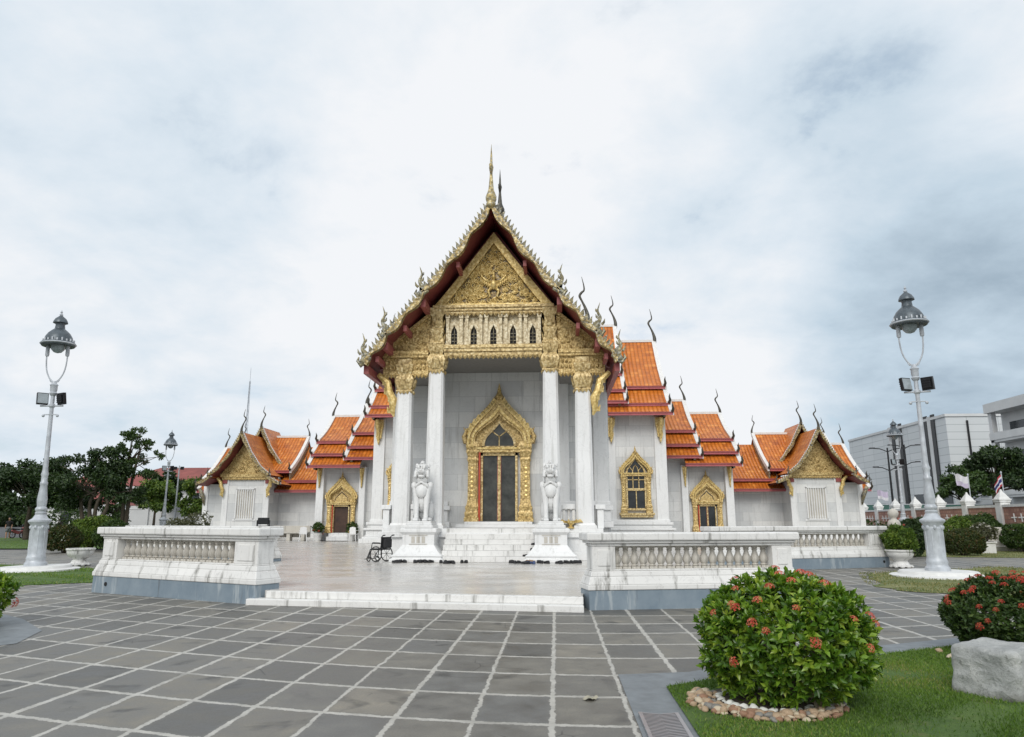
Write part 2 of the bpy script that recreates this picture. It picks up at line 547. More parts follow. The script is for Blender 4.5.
lawn_mat('lawn_green', (.055, .12, .018), (.10, .17, .03), (.15, .17, .05))
lawn_mat('lawn_dry', (.11, .15, .04), (.24, .24, .095), (.34, .30, .17))

# ------------------------------------------------------------------ mesh helpers
X0 = -2.2      # the temple's axis


class MB:
    """Collects shapes into one mesh; off is added to every vertex."""
    def __init__(s, off=(0, 0, 0), flip=1):
        s.v, s.f, s.m, s.uv, s.off, s.flip = [], [], [], {}, off, flip

    def pt(s, p):
        s.v.append((p[0] * s.flip + s.off[0], p[1] + s.off[1], p[2] + s.off[2])); return len(s.v) - 1

    def face(s, idx, mi=0, uv=None):
        s.f.append(tuple(idx)); s.m.append(mi)
        if uv: s.uv[len(s.f) - 1] = uv

    def box(s, x0, x1, y0, y1, z0, z1, mi=0, taper=0.0):
        t = taper
        b = [s.pt(p) for p in ((x0, y0, z0), (x1, y0, z0), (x1, y1, z0), (x0, y1, z0), (x0 + t, y0 + t, z1), (x1 - t, y0 + t, z1), (x1 - t, y1 - t, z1), (x0 + t, y1 - t, z1))]
        for q in ((0, 3, 2, 1), (4, 5, 6, 7), (0, 1, 5, 4), (1, 2, 6, 5), (2, 3, 7, 6), (3, 0, 4, 7)):
            s.face([b[i] for i in q], mi)

    def cbox(s, c, size, mi=0, taper=0.0):
        s.box(c[0] - size[0] / 2, c[0] + size[0] / 2, c[1] - size[1] / 2, c[1] + size[1] / 2, c[2], c[2] + size[2], mi, taper)

    def prism(s, poly, y0, y1, mi=0, axis='y'):
        """poly: points in the plane across the axis; extruded from y0 to y1."""
        def q(p, d):
            return (p[0], d, p[1]) if axis == 'y' else ((d, p[0], p[1]) if axis == 'x' else (p[0], p[1], d))
        a = [s.pt(q(p, y0)) for p in poly]; b = [s.pt(q(p, y1)) for p in poly]
        n = len(poly)
        s.face(a, mi); s.face(b[::-1], mi)
        for i in range(n):
            j = (i + 1) % n
            s.face((a[i], b[i], b[j], a[j]), mi)

    def ring(s, po, pi, y0, y1, mi=0, closed=True):
        """A frame between an outer and an inner outline (same count), in XZ, from y0 to y1."""
        n = len(po)
        A = [s.pt((p[0], y0, p[1])) for p in po]; B = [s.pt((p[0], y0, p[1])) for p in pi]
        C = [s.pt((p[0], y1, p[1])) for p in po]; D = [s.pt((p[0], y1, p[1])) for p in pi]
        for i in range(n if closed else n - 1):
            j = (i + 1) % n
            s.face((A[i], A[j], B[j], B[i]), mi); s.face((C[j], C[i], D[i], D[j]), mi)
            s.face((A[j], A[i], C[i], C[j]), mi); s.face((B[i], B[j], D[j], D[i]), mi)
        if not closed:
            for k in (0, n - 1): s.face((A[k], B[k], D[k], C[k]), mi)

    def lathe(s, prof, n=16, c=(0, 0), mi=0, rot=0.0, sx=1.0, sy=1.0):
        rings = []
        for r, z in prof:
            rings.append([s.pt((c[0] + sx * r * math.cos(rot + 2 * math.pi * k / n), c[1] + sy * r * math.sin(rot + 2 * math.pi * k / n), z)) for k in range(n)])
        for a, b in zip(rings, rings[1:]):
            for k in range(n):
                j = (k + 1) % n
                s.face((a[k], a[j], b[j], b[k]), mi)
        s.face(rings[0][::-1], mi); s.face(rings[-1], mi)

    def square(s, prof, c=(0, 0), mi=0):
        """A stack of square sections: (half width, z)."""
        s.lathe([(r * math.sqrt(2), z) for r, z in prof], 4, c, mi, math.pi / 4)

    def tube(s, pts, r, n=8, mi=0, flat=None):
        pts = [Vector(p) for p in pts]
        rr = r if isinstance(r, (list, tuple)) else [r] * len(pts)
        rings = []
        up0 = Vector((0.0, 1.0, 0.0))
        for i, p in enumerate(pts):
            d = (pts[min(i + 1, len(pts) - 1)] - pts[max(i - 1, 0)]).normalized()
            up = up0 if abs(d.dot(up0)) < .95 else Vector((1, 0, 0))
            a = d.cross(up).normalized(); b = a.cross(d).normalized()
            fy = flat or 1.0
            rings.append([s.pt(p + a * (rr[i] * math.cos(2 * math.pi * k / n)) + b * (rr[i] * fy * math.sin(2 * math.pi * k / n))) for k in range(n)])
        for a, b in zip(rings, rings[1:]):
            for k in range(n):
                j = (k + 1) % n
                s.face((a[k], a[j], b[j], b[k]), mi)
        s.face(rings[0][::-1], mi); s.face(rings[-1], mi)

    def blob(s, c, r, n=10, m=7, mi=0):
        prof = [(math.sin(math.pi * (i + .02) / (m + .04)), -math.cos(math.pi * (i + .02) / (m + .04))) for i in range(m + 1)]
        base = len(s.v)
        rings = []
        for q, z in prof:
            rings.append([s.pt((c[0] + r[0] * q * math.cos(2 * math.pi * k / n), c[1] + r[1] * q * math.sin(2 * math.pi * k / n), c[2] + r[2] * z)) for k in range(n)])
        for a, b in zip(rings, rings[1:]):
            for k in range(n):
                j = (k + 1) % n
                s.face((a[k], a[j], b[j], b[k]), mi)
        s.face(rings[0][::-1], mi); s.face(rings[-1], mi)

    def slope(s, xa, xb, prof, mi=0, axis='x', cols=1):
        """A roof sheet: prof is a list of (across, z) from eave to ridge, run along xa..xb. UVs in metres."""
        ln = [0.0]
        for p, q in zip(prof, prof[1:]): ln.append(ln[-1] + math.hypot(q[0] - p[0], q[1] - p[1]))
        def q(x, p): return (x, p[0], p[1]) if axis == 'x' else (p[0], x, p[1])
        A = [s.pt(q(xa, p)) for p in prof]; B = [s.pt(q(xb, p)) for p in prof]
        for i in range(len(prof) - 1):
            s.face((A[i], B[i], B[i + 1], A[i + 1]), mi, [(xa, ln[i]), (xb, ln[i]), (xb, ln[i + 1]), (xa, ln[i + 1])])

    def build(s, name, mats, parent=None, smooth=False, loc=None, bevel=0.0, label=None, fix=True):
        org = Vector(loc) if loc is not None else (parent_origin(parent) if parent else Vector((0, 0, 0)))
        me = bpy.data.meshes.new(name)
        me.from_pydata([(x - org.x, y - org.y, z - org.z) for x, y, z in s.v], [], s.f)
        ms = mats if isinstance(mats, (list, tuple)) else [mats]
        for m in ms: me.materials.append(M[m])
        me.polygons.foreach_set('material_index', s.m)
        if s.uv:
            uvl = me.uv_layers.new(name='UVMap')
            for p in me.polygons:
                u = s.uv.get(p.index)
                if u:
                    for li, w in zip(p.loop_indices, u): uvl.data[li].uv = w
        if fix:
            bm = bmesh.new(); bm.from_mesh(me); bmesh.ops.recalc_face_normals(bm, faces=bm.faces); bm.to_mesh(me); bm.free()
        if smooth: me.shade_smooth()
        o = bpy.data.objects.new(name, me); COL.objects.link(o)
        if smooth == 'auto':
            try: me.set_sharp_from_angle(angle=rad(38))
            except Exception: pass
        if bevel:
            b = o.modifiers.new('bevel', 'BEVEL'); b.width = bevel; b.segments = 2; b.limit_method = 'ANGLE'; b.angle_limit = rad(40)
        if parent: o.parent = parent
        if loc is not None:
            o.location = loc
        o['_o'] = tuple(org)
        if label: o['label'] = label
        return o


def parent_origin(p):
    return Vector(p['_o']) if '_o' in p else Vector((0, 0, 0))


def thing(name, label, cat, loc=(0, 0, 0), group=None, rz=0.0):
    o = bpy.data.objects.new(name, None); COL.objects.link(o)
    o.location = loc; o['_o'] = tuple(loc); o['label'] = label; o['category'] = cat
    o.empty_display_size = .3
    if group: o['group'] = group
    o.rotation_euler = (0, 0, rz)
    return o


def tag(o, label=None, cat=None, group=None, kind=None):
    for k, v in (('label', label), ('category', cat), ('group', group), ('kind', kind)):
        if v: o[k] = v
    return o


def dup(root, loc, rz=0.0, scale=1.0, label=None, group=None):
    def cp(o, par):
        c = o.copy(); COL.objects.link(c)
        if par: c.parent = par
        for ch in list(o.children): cp(ch, c)
        return c
    r = cp(root, None)
    r.location = loc; r.rotation_euler = (0, 0, rz); r.scale = (scale,) * 3
    if label: r['label'] = label
    if group: r['group'] = group
    return r


def structure(o, label=None):
    o['kind'] = 'structure'
    return o


def dense(pts, step):
    out = [pts[0]]
    for a, b in zip(pts, pts[1:]):
        l = math.hypot(b[0] - a[0], b[1] - a[1]); n = max(1, int(round(l / step)))
        for i in range(1, n + 1): out.append((lerp(a[0], b[0], i / n), lerp(a[1], b[1], i / n)))
    return out


def sheet(name, poly, z, m, thick=None, kind='structure', ragged=0.0):
    mb = MB()
    if ragged:
        rs = random.Random(len(poly) * 7 + int(poly[0][0]))
        poly = [(x + rs.uniform(-ragged, ragged), y + rs.uniform(-ragged, ragged)) for x, y in dense(poly + poly[:1], .45)[:-1]]
    if thick: mb.prism(poly, z - thick, z, axis='z')
    else: mb.face([mb.pt((x, y, z)) for x, y in poly])
    o = mb.build(name, m)
    o['kind'] = kind
    return o


def smooth_path(P, n=4):
    out = []
    for i in range(len(P) - 1):
        p0, p1, p2, p3 = P[max(i - 1, 0)], P[i], P[i + 1], P[min(i + 2, len(P) - 1)]
        for k in range(n):
            t = k / n
            out.append(tuple(.5 * (2 * b + (c - a) * t + (2 * a - 5 * b + 4 * c - d) * t * t + (3 * b - a - 3 * c + d) * t ** 3) for a, b, c, d in zip(p0, p1, p2, p3)))
    return out + [P[-1]]


# leaf cards, made with numpy
def leaves_mesh(name, C, D, N, L, W, rnd, m, parent=None, loc=None, fold=.25):
    """C centres of leaf bases, D tip directions, N leaf normals, L lengths, W widths."""
    D = D / np.linalg.norm(D, axis=1, keepdims=True)
    S = np.cross(D, N); S /= np.linalg.norm(S, axis=1, keepdims=True) + 1e-9
    NN = np.cross(S, D)
    k = len(C)
    L = L[:, None]; W = W[:, None]
    V = np.empty((k, 4, 3))
    V[:, 0] = C
    V[:, 1] = C + D * L * .5 + S * W * .5 + NN * W * fold
    V[:, 2] = C + D * L - NN * L * .08
    V[:, 3] = C + D * L * .5 - S * W * .5 + NN * W * fold
    org = np.array(loc if loc is not None else (parent_origin(parent) if parent else (0, 0, 0)), float)
    V -= org
    me = bpy.data.meshes.new(name)
    me.vertices.add(4 * k); me.vertices.foreach_set('co', V.reshape(-1).astype(np.float32))
    b = np.arange(k)[:, None] * 4
    tris = np.concatenate([b + [0, 1, 2], b + [0, 2, 3]], axis=1).reshape(-1)
    me.loops.add(6 * k); me.loops.foreach_set('vertex_index', tris.astype(np.int32))
    me.polygons.add(2 * k)
    me.polygons.foreach_set('loop_start', (np.arange(2 * k) * 3).astype(np.int32))
    me.update(calc_edges=True)
    at = me.attributes.new('rnd', 'FLOAT', 'FACE')
    at.data.foreach_set('value', np.repeat(rnd, 2).astype(np.float32))
    me.materials.append(M[m])
    me.validate()
    o = bpy.data.objects.new(name, me); COL.objects.link(o)
    if parent: o.parent = parent
    if loc is not None: o.location = loc
    o['_o'] = tuple(org)
    return o


def unit(a): return a / (np.linalg.norm(a, axis=-1, keepdims=True) + 1e-9)

# ------------------------------------------------------------------ ground, paving, lawns, terrace
def warp(x):
    u = x - .4
    return 1.35 * (math.sqrt(1 + (u / 3.5) ** 2) - 1)


g = MB()
g.face([g.pt(p) for p in ((-2500, -400, -.04), (2500, -400, -.04), (2500, 4500, -.04), (-2500, 4500, -.04))])
structure(g.build('ground', 'asphalt'))

pv = MB()
xs = [-34 + i * .8 for i in range(84)]
ys = [-2 + i * 1.6 for i in range(26)]
gi = [[pv.pt((x, y, 0)) for y in ys] for x in xs]
def puv(x, y): return ((x + .05) / .648 + 100, (y - warp(x) - 6.18) / .955 + 100)
for i in range(len(xs) - 1):
    for j in range(len(ys) - 1):
        q = [(xs[i], ys[j]), (xs[i + 1], ys[j]), (xs[i + 1], ys[j + 1]), (xs[i], ys[j + 1])]
        pv.face((gi[i][j], gi[i + 1][j], gi[i + 1][j + 1], gi[i][j + 1]), 0, [puv(*p) for p in q])
structure(pv.build('paved_court', 'slate_paving'))

LAWN_F = [(1.05, 1.0), (1.05, 7.55), (2.98, 8.91), (4.84, 9.95), (6.6, 10.9), (14, 14), (14, 1)]
BORDER_F = [(.63, 1.0), (.63, 8.12), (1.4, 8.3), (3.15, 9.6), (5.0, 10.55), (6.5, 11.4), (14, 14.6), (14, 13.9), (6.6, 10.8), (4.84, 9.85), (2.98, 8.8), (1.1, 7.5), (1.1, 1)]
structure(sheet('border_strip', BORDER_F, .006, 'grey_slab'))
structure(sheet('front_lawn', LAWN_F, .016, 'lawn_green'))
structure(sheet('border_strip', [(-14, 13.0), (-9.6, 12.5), (-8.75, 11.9), (-7.55, 10.7), (-7.1, 9.6), (-7.6, 8.8), (-14, 8.2)], .006, 'grey_slab'))
structure(sheet('side_lawn', [(-14, 12.3), (-9.6, 12.0), (-8.75, 11.35), (-8.15, 10.6), (-8.0, 9.8), (-9, 9.2), (-14, 9.0)], .016, 'lawn_green'))
structure(sheet('lamp_lawn', [(-13.6, 17.4), (-11.9, 18.6), (-13.4, 22.0), (-17.4, 25.4), (-24, 26.5), (-24, 18.2), (-18, 17.3)], .012, 'lawn_green', ragged=.13))
structure(sheet('lamp_lawn', [(7.7, 18.6), (7.9, 17.6), (9.5, 16.4), (13.6, 17.6), (16, 22.5), (15.2, 26.5), (11.8, 24.6), (9.3, 23.0)], .012, 'lawn_dry', ragged=.16))
structure(sheet('far_lawn', [(-60, 39.5), (-25, 39.8), (-27, 50), (-45, 63), (-80, 63)], .012, 'lawn_green', ragged=.13))
structure(sheet('far_lawn', [(13.2, 34), (20, 32.6), (30, 31.5), (26, 42), (25.5, 62), (20.5, 62)], .012, 'lawn_dry', ragged=.16))
structure(sheet('side_path', [(-90, 63), (-45, 63.2), (-27, 50.2), (-27, 90), (-90, 90)], -.01, 'asphalt'))

# terrace: a raised marble floor, with its two front steps
T = .25
TERR = [(-5.75, 14.36), (.46, 13.6), (.5, 14.1), (4.5, 15.0), (4.9, 23.6), (11.5, 26.6), (13, 46), (24, 50), (24, 62), (-28.5, 62), (-28.5, 50), (-17, 46), (-15.9, 26.6), (-9.3, 23.6), (-9.3, 16.3)]
structure(sheet('terrace_floor', TERR, T, 'terrace_marble', .27))
st = MB()
st.prism([(-5.92, 14.0), (.47, 13.22), (.47, 13.52), (-5.92, 14.3)], 0, .118, axis='z')
st.prism([(-5.6, 14.17), (.47, 13.43), (.47, 13.6), (-5.6, 14.4)], .118, .246, axis='z')
structure(st.build('terrace_steps', 'marble_rail', bevel=.012))

# ------------------------------------------------------------------ the temple hall
TEMPLE = thing('temple_hall', 'white marble temple with tiered orange roofs and a tall gilded gable over the entrance', 'temple', (X0, 34, T))
OFF = (X0, 0, 0)
def TB(s=1): return MB(OFF, s)


# main walls
w = TB()
w.box(-4.3, 4.3, 28.5, 43.2, T, 8.2)
w.box(-8.66, 8.66, 43, 54, T, 8.0)
w.box(-13.38, 13.38, 47.3, 53.6, T, 5.6)
# upper gable wall of nave and transept hidden inside the roofs
w.prism([(-4.2, 8.2), (4.2, 8.2), (0, 12.6)], 28.6, 43, 0)
WALL = w.build('wall', 'marble_wall', TEMPLE)
def pilaster(x0, x1, y0, y1, z0, z1):
    m = TB(); a, b = sorted((x0, x1)); m.box(a, b, y0, y1, z0, z1); m.build('pilaster', 'marble_trim', TEMPLE, bevel=.02)
def base_course(x0, x1, y, zs):
    m = TB(); a, b = sorted((x0, x1))
    for z0, z1, d in zs: m.box(a - d, b + d, y - d, y + .25, z0, z1)
    m.build('base_course', 'marble_trim', TEMPLE, bevel=.02)
for s in (-1, 1):
    for x0, x1 in ((5.25, 5.75), (8.05, 8.72)): pilaster(s * x0, s * x1, 42.85, 43.1, 1.3, 7.6)
    for x0, x1 in ((10.2, 10.6), (12.95, 13.44)): pilaster(s * x0, s * x1, 46.85, 47.4, T, 5.0)
    for x0, x1 in ((2.3, 2.75), (3.7, 4.25)): pilaster(s * x0, s * x1, 28.34, 28.6, 1.3, 7.5)
    base_course(s * 5.2, s * 8.7, 42.8, ((T, .5, .55), (.5, .62, .4), (.62, 1.0, .22), (1.0, 1.12, .34), (1.12, 1.3, .14), (1.3, 1.45, .22), (1.45, 1.6, .06)))
    base_course(s * 8.75, s * 10.1, 47.2, ((T, .5, .22), (.5, .62, .12)))
    base_course(s * 2.05, s * 4.25, 28.35, ((1.3, 1.52, .14), (1.52, 1.95, .05), (1.95, 2.12, .14), (2.12, 2.3, .05)))

# portico floor, stairs, parapets
pf = TB()
pf.box(-3.95, 3.95, 25.05, 28.6, T, .55)
pf.box(-3.8, 3.8, 25.12, 28.6, .55, 1.0)
pf.box(-3.92, 3.92, 25.02, 28.6, 1.0, 1.16)
pf.box(-3.8, 3.8, 25.1, 28.6, 1.16, 1.3)
pf.box(-1.6, 1.6, 27.7, 28.6, 1.3, 1.42)
pf.box(-1.3, 1.3, 27.95, 28.6, 1.42, 1.52)
pf.build('portico_floor', 'marble_trim', TEMPLE, bevel=.015)
sp = TB()
for i in range(6):
    sp.box(-1.55, 1.55, 23.92 + i * .235, 25.2, T + i * .175, T + (i + 1) * .175 - .002)
sp.build('entrance_stairs', 'marble_rail', TEMPLE, bevel=.012)
for s in (-1, 1):
    pp = TB(s)
    pp.box(2.42, 2.86, 25.3, 25.62, 1.3, 1.45); pp.box(2.42, 2.86, 25.3, 25.62, 1.95, 2.12)
    pp.box(2.42, 2.52, 25.36, 25.56, 1.45, 1.95); pp.box(2.76, 2.86, 25.36, 25.56, 1.45, 1.95)
    pp.lathe([(.05, 1.45), (.07, 1.55), (.04, 1.72), (.06, 1.88), (.05, 1.95)], 8, (2.64, 25.46))
    pp.box(3.56, 3.9, 25.3, 28.4, 1.95, 2.1); pp.box(3.62, 3.84, 25.36, 28.4, 1.3, 1.95)
    pp.build('parapet', 'marble_trim', TEMPLE, bevel=.012)

# columns with gold lotus capitals
def petal_row(mb, c, r, z0, h, n, lean, mi=0, w=None):
    for k in range(n):
        a = 2 * math.pi * (k + .5) / n
        ww = (w or math.pi * r / n * 1.05)
        ca, sa = math.cos(a), math.sin(a)
        def P(side, out, z): return (c[0] + ca * (r + out) - sa * side, c[1] + sa * (r + out) + ca * side, z)
        i = [mb.pt(P(-ww, 0, z0)), mb.pt(P(ww, 0, z0)), mb.pt(P(ww * .95, lean * .6, z0 + h * .55)), mb.pt(P(0, lean * 1.2, z0 + h)), mb.pt(P(-ww * .95, lean * .6, z0 + h * .55)), mb.pt(P(0, lean * .6 + .04, z0 + h * .4))]
        for q in ((0, 1, 5), (1, 2, 5), (2, 3, 5), (3, 4, 5), (4, 0, 5)): mb.face([i[t] for t in q], mi)


for dx, ztop in ((-3.2, 6.12), (-2.06, 6.85), (2.06, 6.85), (3.2, 6.12)):
    c = TB()
    hw, hw2, nt = .305, .265, .075
    def sec(h): return [(h - nt, h), (h, h - nt), (h, -h + nt), (h - nt, -h), (-h + nt, -h), (-h, -h + nt), (-h, h - nt), (-h + nt, h)]
    rings = []
    for h, z in ((hw, 1.3), (hw * .99, 3.0), (hw2, ztop + .02)):
        rings.append([c.pt((dx + x, 25.5 + y, z)) for x, y in sec(h)])
    for a, b in zip(rings, rings[1:]):
        for k in range(8):
            j = (k + 1) % 8; c.face((a[k], a[j], b[j], b[k]))
    col = c.build('column', 'marble_trim', TEMPLE)
    b = TB(); b.cbox((dx, 25.5, 1.3), (.78, .78, .1)); b.cbox((dx, 25.5, 1.4), (.7, .7, .08), 0, .03)
    b.build('column_base', 'marble_trim', col, bevel=.01)
    k = TB(); cc = (dx, 25.5)
    k.square([(.26, ztop - .02), (.285, ztop), (.285, ztop + .05), (.25, ztop + .07), (.26, ztop + .14), (.31, ztop + .30), (.325, ztop + .44), (.27, ztop + .58), (.23, ztop + .64), (.245, ztop + .70), (.295, ztop + .86), (.30, ztop + .98), (.25, ztop + 1.02), (.24, ztop + 1.2)], cc)
    petal_row(k, cc, .30, ztop + .08, .36, 12, .07); petal_row(k, cc, .33, ztop + .26, .26, 16, .06)
    petal_row(k, cc, .265, ztop + .68, .28, 14, .06)
    petal_row(k, cc, .31, ztop + .04, -.16, 14, .0)
    k.build('capital', 'gold_pale', col, 'auto')

# gold entablature
def teeth(mb, x0, x1, y, z, h, w, mi=0, up=False):
    n = max(1, int(round(abs(x1 - x0) / w))); dw = (x1 - x0) / n
    for i in range(n):
        a = x0 + i * dw
        hh = h if up else -h
        p = [(a + dw * .04, z), (a + dw * .96, z), (a + dw * .86, z + hh * .5), (a + dw * .5, z + hh), (a + dw * .14, z + hh * .5)]
        idx = [mb.pt((q[0], y, q[1])) for q in p] + [mb.pt((a + dw * .5, y - .05, z + hh * .4))]
        for q in ((0, 1, 5), (1, 2, 5), (2, 3, 5), (3, 4, 5), (4, 0, 5)): mb.face([idx[t] for t in q], mi)
        idx2 = [mb.pt((q[0], y + .04, q[1])) for q in p]
        mb.face(idx2[::-1], mi)


e = TB()
e.box(-1.78, 1.78, 25.28, 25.72, 7.42, 7.56); e.box(-1.78, 1.78, 25.22, 25.78, 7.56, 7.68); e.box(-1.78, 1.78, 25.18, 25.8, 7.68, 7.8)
teeth(e, -1.78, 1.78, 25.26, 7.44, .17, .17)
e.build('lintel', 'gold_pale', TEMPLE)
for s in (-1, 1):
    e = TB(s)
    e.box(2.35, 4.0, 25.3, 25.7, 6.72, 6.86); e.box(2.35, 4.02, 25.36, 25.66, 6.86, 7.36); e.box(2.35, 4.05, 25.24, 25.76, 7.36, 7.46); e.box(2.35, 4.1, 25.2, 25.8, 7.46, 7.6)
    teeth(e, 2.38, 2.9, 25.3, 6.74, .15, .13); teeth(e, 3.52, 4.0, 25.3, 6.74, .15, .13)
    for cx in (2.5, 2.64, 2.78):
        for cz in (7.0, 7.2): e.blob((cx, 25.34, cz), (.06, .06, .08), 8, 5)
    for cx in (3.6, 3.75, 3.9):
        for cz in (7.0, 7.2): e.blob((cx, 25.34, cz), (.06, .06, .08), 8, 5)
    e.build('side_lintel', 'gold_carving', TEMPLE)
    e = TB(s)
    e.prism([(2.3, 7.6), (3.95, 7.6), (2.3, 9.0)], 25.42, 25.6)
    rs = random.Random(3)
    for k in range(46):
        x = 2.35 + rs.random() * 1.4; z = 7.65 + rs.random() * 1.2
        if z < 7.62 + (3.8 - x) * .85 - .08: e.blob((x, 25.41, z), (.05 + rs.random() * .04, .05, .05 + rs.random() * .05), 7, 4)
    e.prism([(2.3, 8.94), (2.3, 9.1), (4.1, 7.62), (3.92, 7.62)], 25.3, 25.6)
    e.build('side_pediment', 'gold_carving', TEMPLE)
    e = TB(s)
    e.square([(.29, 7.86), (.29, 7.92), (.21, 7.98), (.21, 8.25), (.25, 8.35), (.25, 8.43), (.2, 8.48), (.19, 8.88), (.26, 9.0), (.28, 9.22)], (2.06, 25.5))
    petal_row(e, (2.06, 25.5), .25, 7.95, .36, 10, .05); petal_row(e, (2.06, 25.5), .23, 8.5, .34, 10, .05)
    e.build('upper_pillar', 'gold_pale', TEMPLE, 'auto')

# the row of five niche windows
def ogee(hw, z0, zs, za, n=8, base=True, bulge=.55, tip=.16):
    """Right-to-left pointed outline from (hw,z0) over the apex to (-hw,z0)."""
    h = za - zs
    P = [(hw, zs), (hw, zs + bulge * h), (hw * tip, zs + .58 * h), (0, za)]
    R = []
    for i in range(n + 1):
        t = i / n
        b = ((1 - t) ** 3, 3 * t * (1 - t) ** 2, 3 * t * t * (1 - t), t ** 3)
        R.append((sum(b[k] * P[k][0] for k in range(4)), sum(b[k] * P[k][1] for k in range(4))))
    pts = [(hw, z0)] + R
    return pts + [(-x, z) for x, z in pts[-2::-1]]


e = TB()
e.box(-1.74, 1.74, 25.5, 25.75, 7.8, 9.0)
for x in (-1.44, -.72, 0, .72, 1.44):
    po = [(p[0] + x, p[1]) for p in ogee(.2, 7.84, 8.3, 8.78, 6)]; pi = [(p[0] + x, p[1]) for p in ogee(.115, 7.87, 8.25, 8.6, 6)]
    e.ring(po, pi, 25.36, 25.52, 0, False)
for x in (-1.68, -1.18, -.98, -.46, -.26, .26, .46, .98, 1.18, 1.68):
    e.box(x - .055, x + .055, 25.34, 25.5, 7.8, 8.94); e.box(x - .08, x + .08, 25.31, 25.5, 8.84, 8.97); e.box(x - .08, x + .08, 25.31, 25.5, 7.8, 7.9)
band = e.build('niche_band', 'gold_cream', TEMPLE)
for x in (-1.44, -.72, 0, .72, 1.44):
    d = TB(); d.prism([(p[0] + x, p[1]) for p in ogee(.115, 7.87, 8.25, 8.6, 6)], 25.47, 25.49)
    for k in range(3): d.box(x - .105, x + .105, 25.44, 25.46, 7.98 + k * .13, 8.0 + k * .13, 1)
    d.box(x - .008, x + .008, 25.44, 25.46, 7.88, 8.5, 1)
    d.build('niche_window', ['dark_inside', 'gold_weathered'], band)
e = TB()
e.box(-2.1, 2.1, 25.3, 25.75, 9.0, 9.1); e.box(-2.16, 2.16, 25.24, 25.8, 9.1, 9.2); e.box(-2.22, 2.22, 25.18, 25.8, 9.2, 9.3)
teeth(e, -1.76, 1.76, 25.28, 9.02, .13, .16)
e.build('cornice', 'gold_pale', TEMPLE)

# the carved pediment
def tri_z(x): return 9.3 + 2.52 * (1 - abs(x) / 1.87) ** 1.04
pd = TB()
prof = [(-1.87 + 3.74 * i / 24, tri_z(-1.87 + 3.74 * i / 24)) for i in range(25)]
pd.prism([(1.89, 9.29)] + prof[::-1] + [(-1.89, 9.29)], 25.45, 25.62)
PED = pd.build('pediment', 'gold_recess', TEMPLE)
fr = TB()
po = [(x * 1.17, 9.3 + (z - 9.3) * 1.13) for x, z in prof]; pi = [(x * .97, 9.3 + (z - 9.3) * .965) for x, z in prof]
fr.ring(po, pi, 25.3, 25.6, 0, False)
fr.box(-2.1, 2.1, 25.28, 25.6, 9.3, 9.38)
fr.build('pediment_frame', 'gold_bright', PED)
rl = TB(); rs = random.Random(5)
def scroll(mb, x, z, r, y=25.43, turns=1.35, hand=1):
    pts, rr = [], []
    for i in range(11):
        t = i / 10; a = hand * (turns * 2 * math.pi * t) + rs.random() * .1
        q = r * (1 - t * .85)
        pts.append((x + q * math.cos(a), y - .03 * t, z + q * math.sin(a))); rr.append(.027 * (1.15 - .5 * t))
    mb.tube(pts, rr, 5)
k = 0
while k < 250:
    x = rs.uniform(-1.75, 1.75); z = rs.uniform(9.42, 11.7)
    if z > tri_z(x * 1.02) - .12: continue
    if math.hypot(x, (z - 10.05) * .9) < .42: continue
    scroll(rl, x, z, rs.uniform(.07, .13), hand=1 if x > 0 else -1); k += 1
rl.build('carved_scrolls', 'gold_bright', PED)
# raised winged figure in the middle
wg = TB()
wg.blob((0, 25.38, 10.12), (.13, .12, .2), 10, 7); wg.blob((0, 25.36, 10.40), (.085, .09, .1), 10, 6); wg.blob((0, 25.38, 10.54), (.05, .05, .09), 8, 5)
for s in (-1, 1):
    wg.tube([(s * .08, 25.4, 10.22), (s * .3, 25.38, 10.28), (s * .44, 25.37, 10.44), (s * .5, 25.37, 10.56)], [.06, .05, .04, .02], 6)
    for i in range(6):
        t = i / 5
        wg.tube([(s * (.14 + .34 * t), 25.4, 10.22 + .22 * t), (s * (.13 + .33 * t), 25.39, 10.03 + .20 * t), (s * (.18 + .33 * t), 25.39, 9.94 + .24 * t)], [.04, .035, .012], 5)
    wg.tube([(s * .07, 25.4, 10.0), (s * .2, 25.37, 9.86), (s * .12, 25.36, 9.66), (s * .22, 25.37, 9.6)], [.07, .06, .045, .03], 6)
wg.build('winged_figure', 'gold_bright', PED, True)

# portico and nave roof
TOPS = [[(0, 12.80), (.84, 11.52), (1.68, 10.38), (2.48, 9.44)], [(2.36, 9.54), (3.1, 8.62), (3.78, 7.90)], [(3.66, 7.98), (4.08, 7.42), (4.46, 6.96)]]
roof = TB(); so = TB()
for s in (-1, 1):
    for tier in TOPS:
        p = [(s * x, z) for x, z in tier]
        roof.slope(24.25, 42.5, [(a, b + .02) for a, b in p[::-1]], 0, 'y')
        so.slope(24.25, 42.5, [(a, b - .1) for a, b in p], 0, 'y')
MAINROOF = roof.build('main_roof', 'orange_roof_tile', TEMPLE)
for s in (-1, 1):   # maroon boards closing the step between two tiers
    for a, b in ((TOPS[0], TOPS[1]), (TOPS[1], TOPS[2])):
        so.prism([(s * b[0][0], b[0][1] - .12), (s * a[-1][0], a[-1][1] - .26), (s * a[-1][0], a[-1][1]), (s * b[0][0], b[0][1])], 24.3, 42.4)
so.build('soffit', 'maroon_soffit', MAINROOF)
pu = TB()
for s in (-1, 1):
    for x, z in ((2.42, 9.14), (3.72, 7.60), (4.36, 6.74)):
        pu.box(s * x - .09, s * x + .09, 24.3, 42.4, z - .16, z + .12)
    for x, z in ((1.2, 10.55), (3.05, 8.22), (4.0, 7.12)):
        pu.box(s * x - .06, s * x + .06, 24.35, 25.5, z - .1, z + .1)
pu.build('purlin', 'maroon_purlin', MAINROOF)

